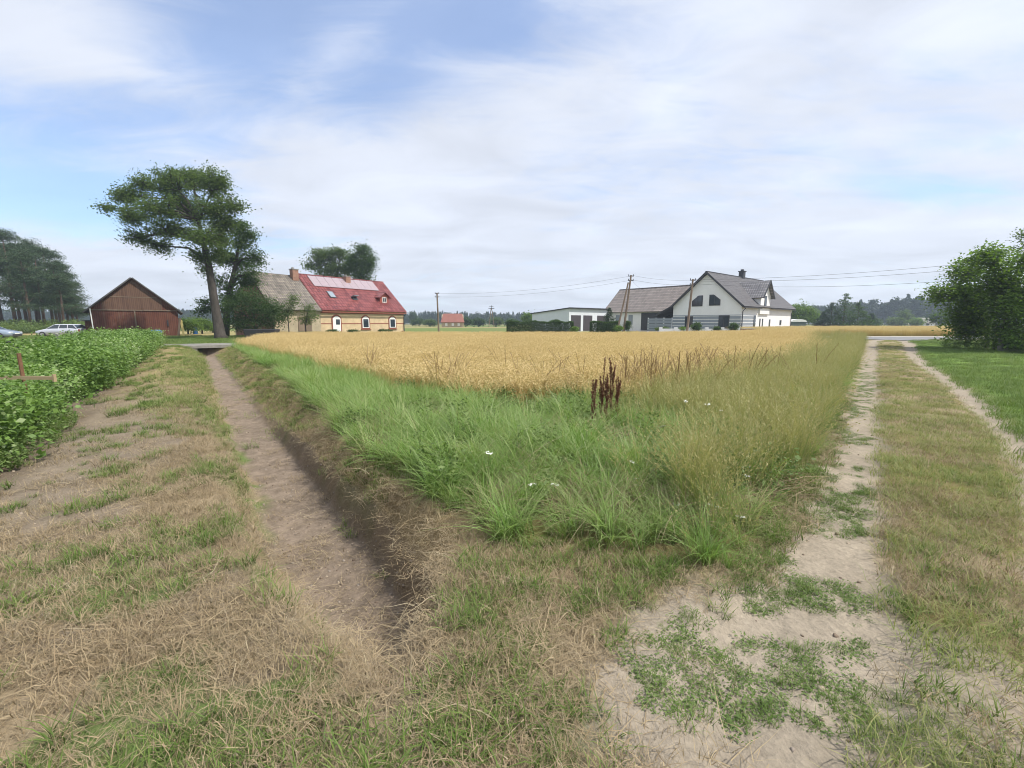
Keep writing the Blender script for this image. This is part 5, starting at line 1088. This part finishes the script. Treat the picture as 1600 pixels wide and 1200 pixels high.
P = samp(26000, -75, -10, 9, 52, lambda x, y: B((Rasp(y)-x > 3.2) | ((y > 30.8) & ~in_wheat(x, y)))*.5)
sc_auto('yard_grass', s_lawn, P, 4, 1.4, 3.0, .1, label='mown yard grass around the barn, cars and leaning tree', cat='grass')
# ---- distant woods
def fartree(seed, con):
    rr = np.random.default_rng(seed); n = 420
    if con:
        q = rr.uniform(0, 1, n); rad = (1-q)**.8*.16+.015; a = rr.uniform(0, 6.28, n); Pn = np.stack([rad*np.cos(a), rad*np.sin(a), .12+.88*q+rr.normal(0, .012, n)], 1)
    else:
        bl = [((rr.normal(0, .09), rr.normal(0, .09), rr.uniform(.45, .85)), (.17, .17, .13)) for _ in range(6)]; Pn, _ = blob_pts(rr, bl, n, .4)
    V, Fq, T = leaves(0, Pn, .062, wr=.75, up=.3, seed=seed); Vt = np.array([(-.01, 0, 0), (.01, 0, 0), (.01, 0, .6), (-.01, 0, .6)]); 
    return np.concatenate([V, Vt]), np.concatenate([Fq, [[len(V), len(V)+1, len(V)+2, len(V)+3]]]), np.concatenate([T, [.8]*4])
m_far = leafmat('distant_foliage', [(.03, .055, .028), (.045, .075, .035), (.065, .10, .042)], trans=.1)
s_far = src('woodland_tree', [fartree(400+i, i % 2 == 0) for i in range(8)], m_far)
A_ = rng.uniform(-1.75, 1.75, 5200); D_ = np.interp(A_, [-1.75, -.8, .15, .35, .7, .9, 1.75], [330, 330, 360, 360, 300, 250, 230])+rng.uniform(0, 1, 5200)**1.3*90
HT = np.interp(A_, [-1.75, -1.0, -.6, .15, .5, .75, .9, 1.1, 1.75], [12, 11, 10.5, 9, 12, 13.5, 15, 15.5, 15])*rng.uniform(.68, 1.18, 5200)
P = np.stack([A_*D_, D_, np.zeros(5200)], 1)
scatter('distant_wood', s_far, P, rng.uniform(0, 6.28, 5200), rng.normal(0, .03, (5200, 2)), HT, rng.uniform(size=5200), 8, label='long dark wood along the horizon', cat='wood')
# ---- individual weeds of the field corner
m_rumex = mat('dry_dock', (.18, .09, .055), rough=.9, var=.3, scale=30)
def dock(loc, h, sd, lab):
    rr = np.random.default_rng(sd); e = empty('dock_plant', loc, 0, label=lab, cat='weed', group='brown dock plants in the field edge'); b = MB(); Pn = []
    top = (rr.normal(0, .04), rr.normal(0, .04), h); b.tube([(0, 0, 0), (top[0]*.5, 0, h*.5), top], [.007, .006, .003], 5)
    br = [((0, 0, h*.45), top)]
    for j in range(13):
        q = rr.uniform(.12, .8); a = rr.uniform(0, 6.28); p0 = Vector((0, 0, h*q)); p1 = p0+Vector((math.cos(a)*.035, math.sin(a)*.035, h*.20)); b.tube([p0, p1], [.004, .002], 4); br.append((tuple(p0+(p1-p0)*.3), tuple(p1)))
    for a_, c_ in br:
        n = 230 if c_ == top else 60; t = rr.uniform(0, 1, n)[:, None]; Pn.append(np.array(a_)*(1-t)+np.array(c_)*t+rr.normal(0, .008, (n, 3)))
    b.build('stem', m_rumex, e); V, Fq, T = leaves(0, np.concatenate(Pn), .02, wr=.7, up=.1, seed=sd); link('seed_head', qmesh('seed_head', V, Fq, m_seed, {'t': ('FLOAT', 'POINT', T)}), e)
m_seed = leafmat('dock_seed', [(.14, .06, .035), (.22, .10, .06), (.31, .17, .10)], trans=.1)
for i, (u, vt, Y, lab) in enumerate(((942, 566, 6.3, 'taller left one of the two dark red brown dock spikes'), (958, 567, 6.35, 'right one of the two dark red brown dock spikes'), (949, 592, 6.1, 'shorter brown dock spike between the two tall ones'), (929, 600, 6.0, 'small drooping dock left of the two tall spikes'), (966, 596, 6.2, 'short dock right of the two tall spikes'))):
    x_, y_, zt = AT(u, vt-8, Y); dock((x_, y_, 0), zt, 500+i, lab)
r = np.random.default_rng(8); P = []
for (u, Y, n, s_) in ((1010, 8.2, 10, .18), (1022, 8.4, 14, .3), (1045, 8.6, 14, .25), (692, 9.0, 8, .12), (578, 11.5, 5, .1), (1085, 9.5, 10, .5), (1130, 10, 8, .6), (880, 8.6, 5, .4), (800, 9.0, 4, .6), (1190, 10.5, 9, .7)):
    for _ in range(n): x_ = (u-800)/F_PX*Y; P.append((x_+r.normal(0, s_), Y+r.normal(0, s_), 0))
m_reed = leafmat('reed_stalks', [(.16, .10, .05), (.26, .17, .08), (.33, .25, .12)], trans=.1)
s_reed = src('tall_stalk', [strands(3, 1.0, .05, .28, .006, seg=6, curve=.9, seed=600+i, hv=.12, head=(46, .026, .007, -.1, -1.6)) for i in range(4)], m_reed)
P = np.array(P); sc_auto('tall_dry_stalks', s_reed, P, 4, .85, 1.1, .08, label='tall brown seed stalks standing above the cereal', cat='dry stalks')
m_petal = mat('white_petals', (.78, .78, .74), rough=.7, var=.05)
m_stem = mat('flower_stem', (.10, .17, .05), rough=.7)
FL = [((1035, 676), 4.6, 'white flower head in the weeds right of the dock'), ((1105, 640), 5.6, 'white flower high in the olive grass, left of the track'), ((1127, 650), 5.3, 'white flower just right of the highest one'), ((1165, 755), 3.7, 'white flower near the grass edge, below its twin'), ((1164, 741), 3.8, 'white flower near the grass edge, above its twin'),
      ((1109, 801), 3.3, 'left of the two bright white flowers side by side'), ((1120, 804), 3.3, 'right of the two bright white flowers side by side'), ((1157, 821), 3.15, 'lowest large white flower by the worn ground'), ((996, 770), 3.6, 'white flower in the middle of the green corner'), ((993, 760), 3.7, 'smaller white flower just above the middle one'),
      ((867, 769), 3.6, 'white flower among drooping blades at the front of the corner'), ((831, 769), 3.6, 'leftmost white flower at the front of the green corner'), ((987, 733), 3.9, 'white flower half way up the green corner'), ((764, 719), 4.0, 'white flower at the left over the ditch side grass'), ((1058, 801), 3.3, 'white flower at the lower front of the corner'), ((1071, 635), 5.6, 'far white flower below the tall stalks')]
fl0 = None
for i, ((u, v), Y, lab) in enumerate(FL):
    x_, y_, zt = AT(u, v, Y)
    if fl0 is None:
        rr = np.random.default_rng(9); Pn = []; b = MB().tube([(0, 0, -1), (0, 0, -.04), (0, 0, 0)], .0022, 5)
        for j in range(14):
            a = rr.uniform(0, 6.28); q = .032*math.sqrt(rr.uniform()); b.tube([(0, 0, -.04), (q*math.cos(a), q*math.sin(a), 0)], .0009, 4)
            for _ in range(6): Pn.append((q*math.cos(a)+rr.normal(0, .004), q*math.sin(a)+rr.normal(0, .004), rr.uniform(0, .006)))
        fl0 = empty('white_flower', (0, 0, 0)); b.build('stem', m_stem, fl0); V, Fq, T = leaves(0, Pn, .011, wr=.8, up=.9, seed=3); link('flower_head', qmesh('flower_head', V, Fq, m_petal), fl0); o = fl0
    else: o = copy_tree(fl0)
    zt += .07; o.location = (x_, y_, zt); o.rotation_euler = (r.normal(0, .15), r.normal(0, .15), i); o.scale = (1, 1, max(.2, zt)); tag(o, lab, 'flower', 'white flowers of the field corner')
# ================================================================ air
HAZE = .0007
if HAZE:
    m, nt, out = newmat('haze_volume'); pv = N(nt, 'ShaderNodeVolumePrincipled'); pv.inputs['Color'].default_value = (.72, .84, 1, 1); pv.inputs['Density'].default_value = HAZE; pv.inputs['Anisotropy'].default_value = .3
    L(nt, pv.outputs[0], out.inputs['Volume'])
    o = MB().box(-1200, 1200, -80, 760, -2, 26).build('haze', m, kind='stuff', label='thin pale air haze over the fields', cat='haze')
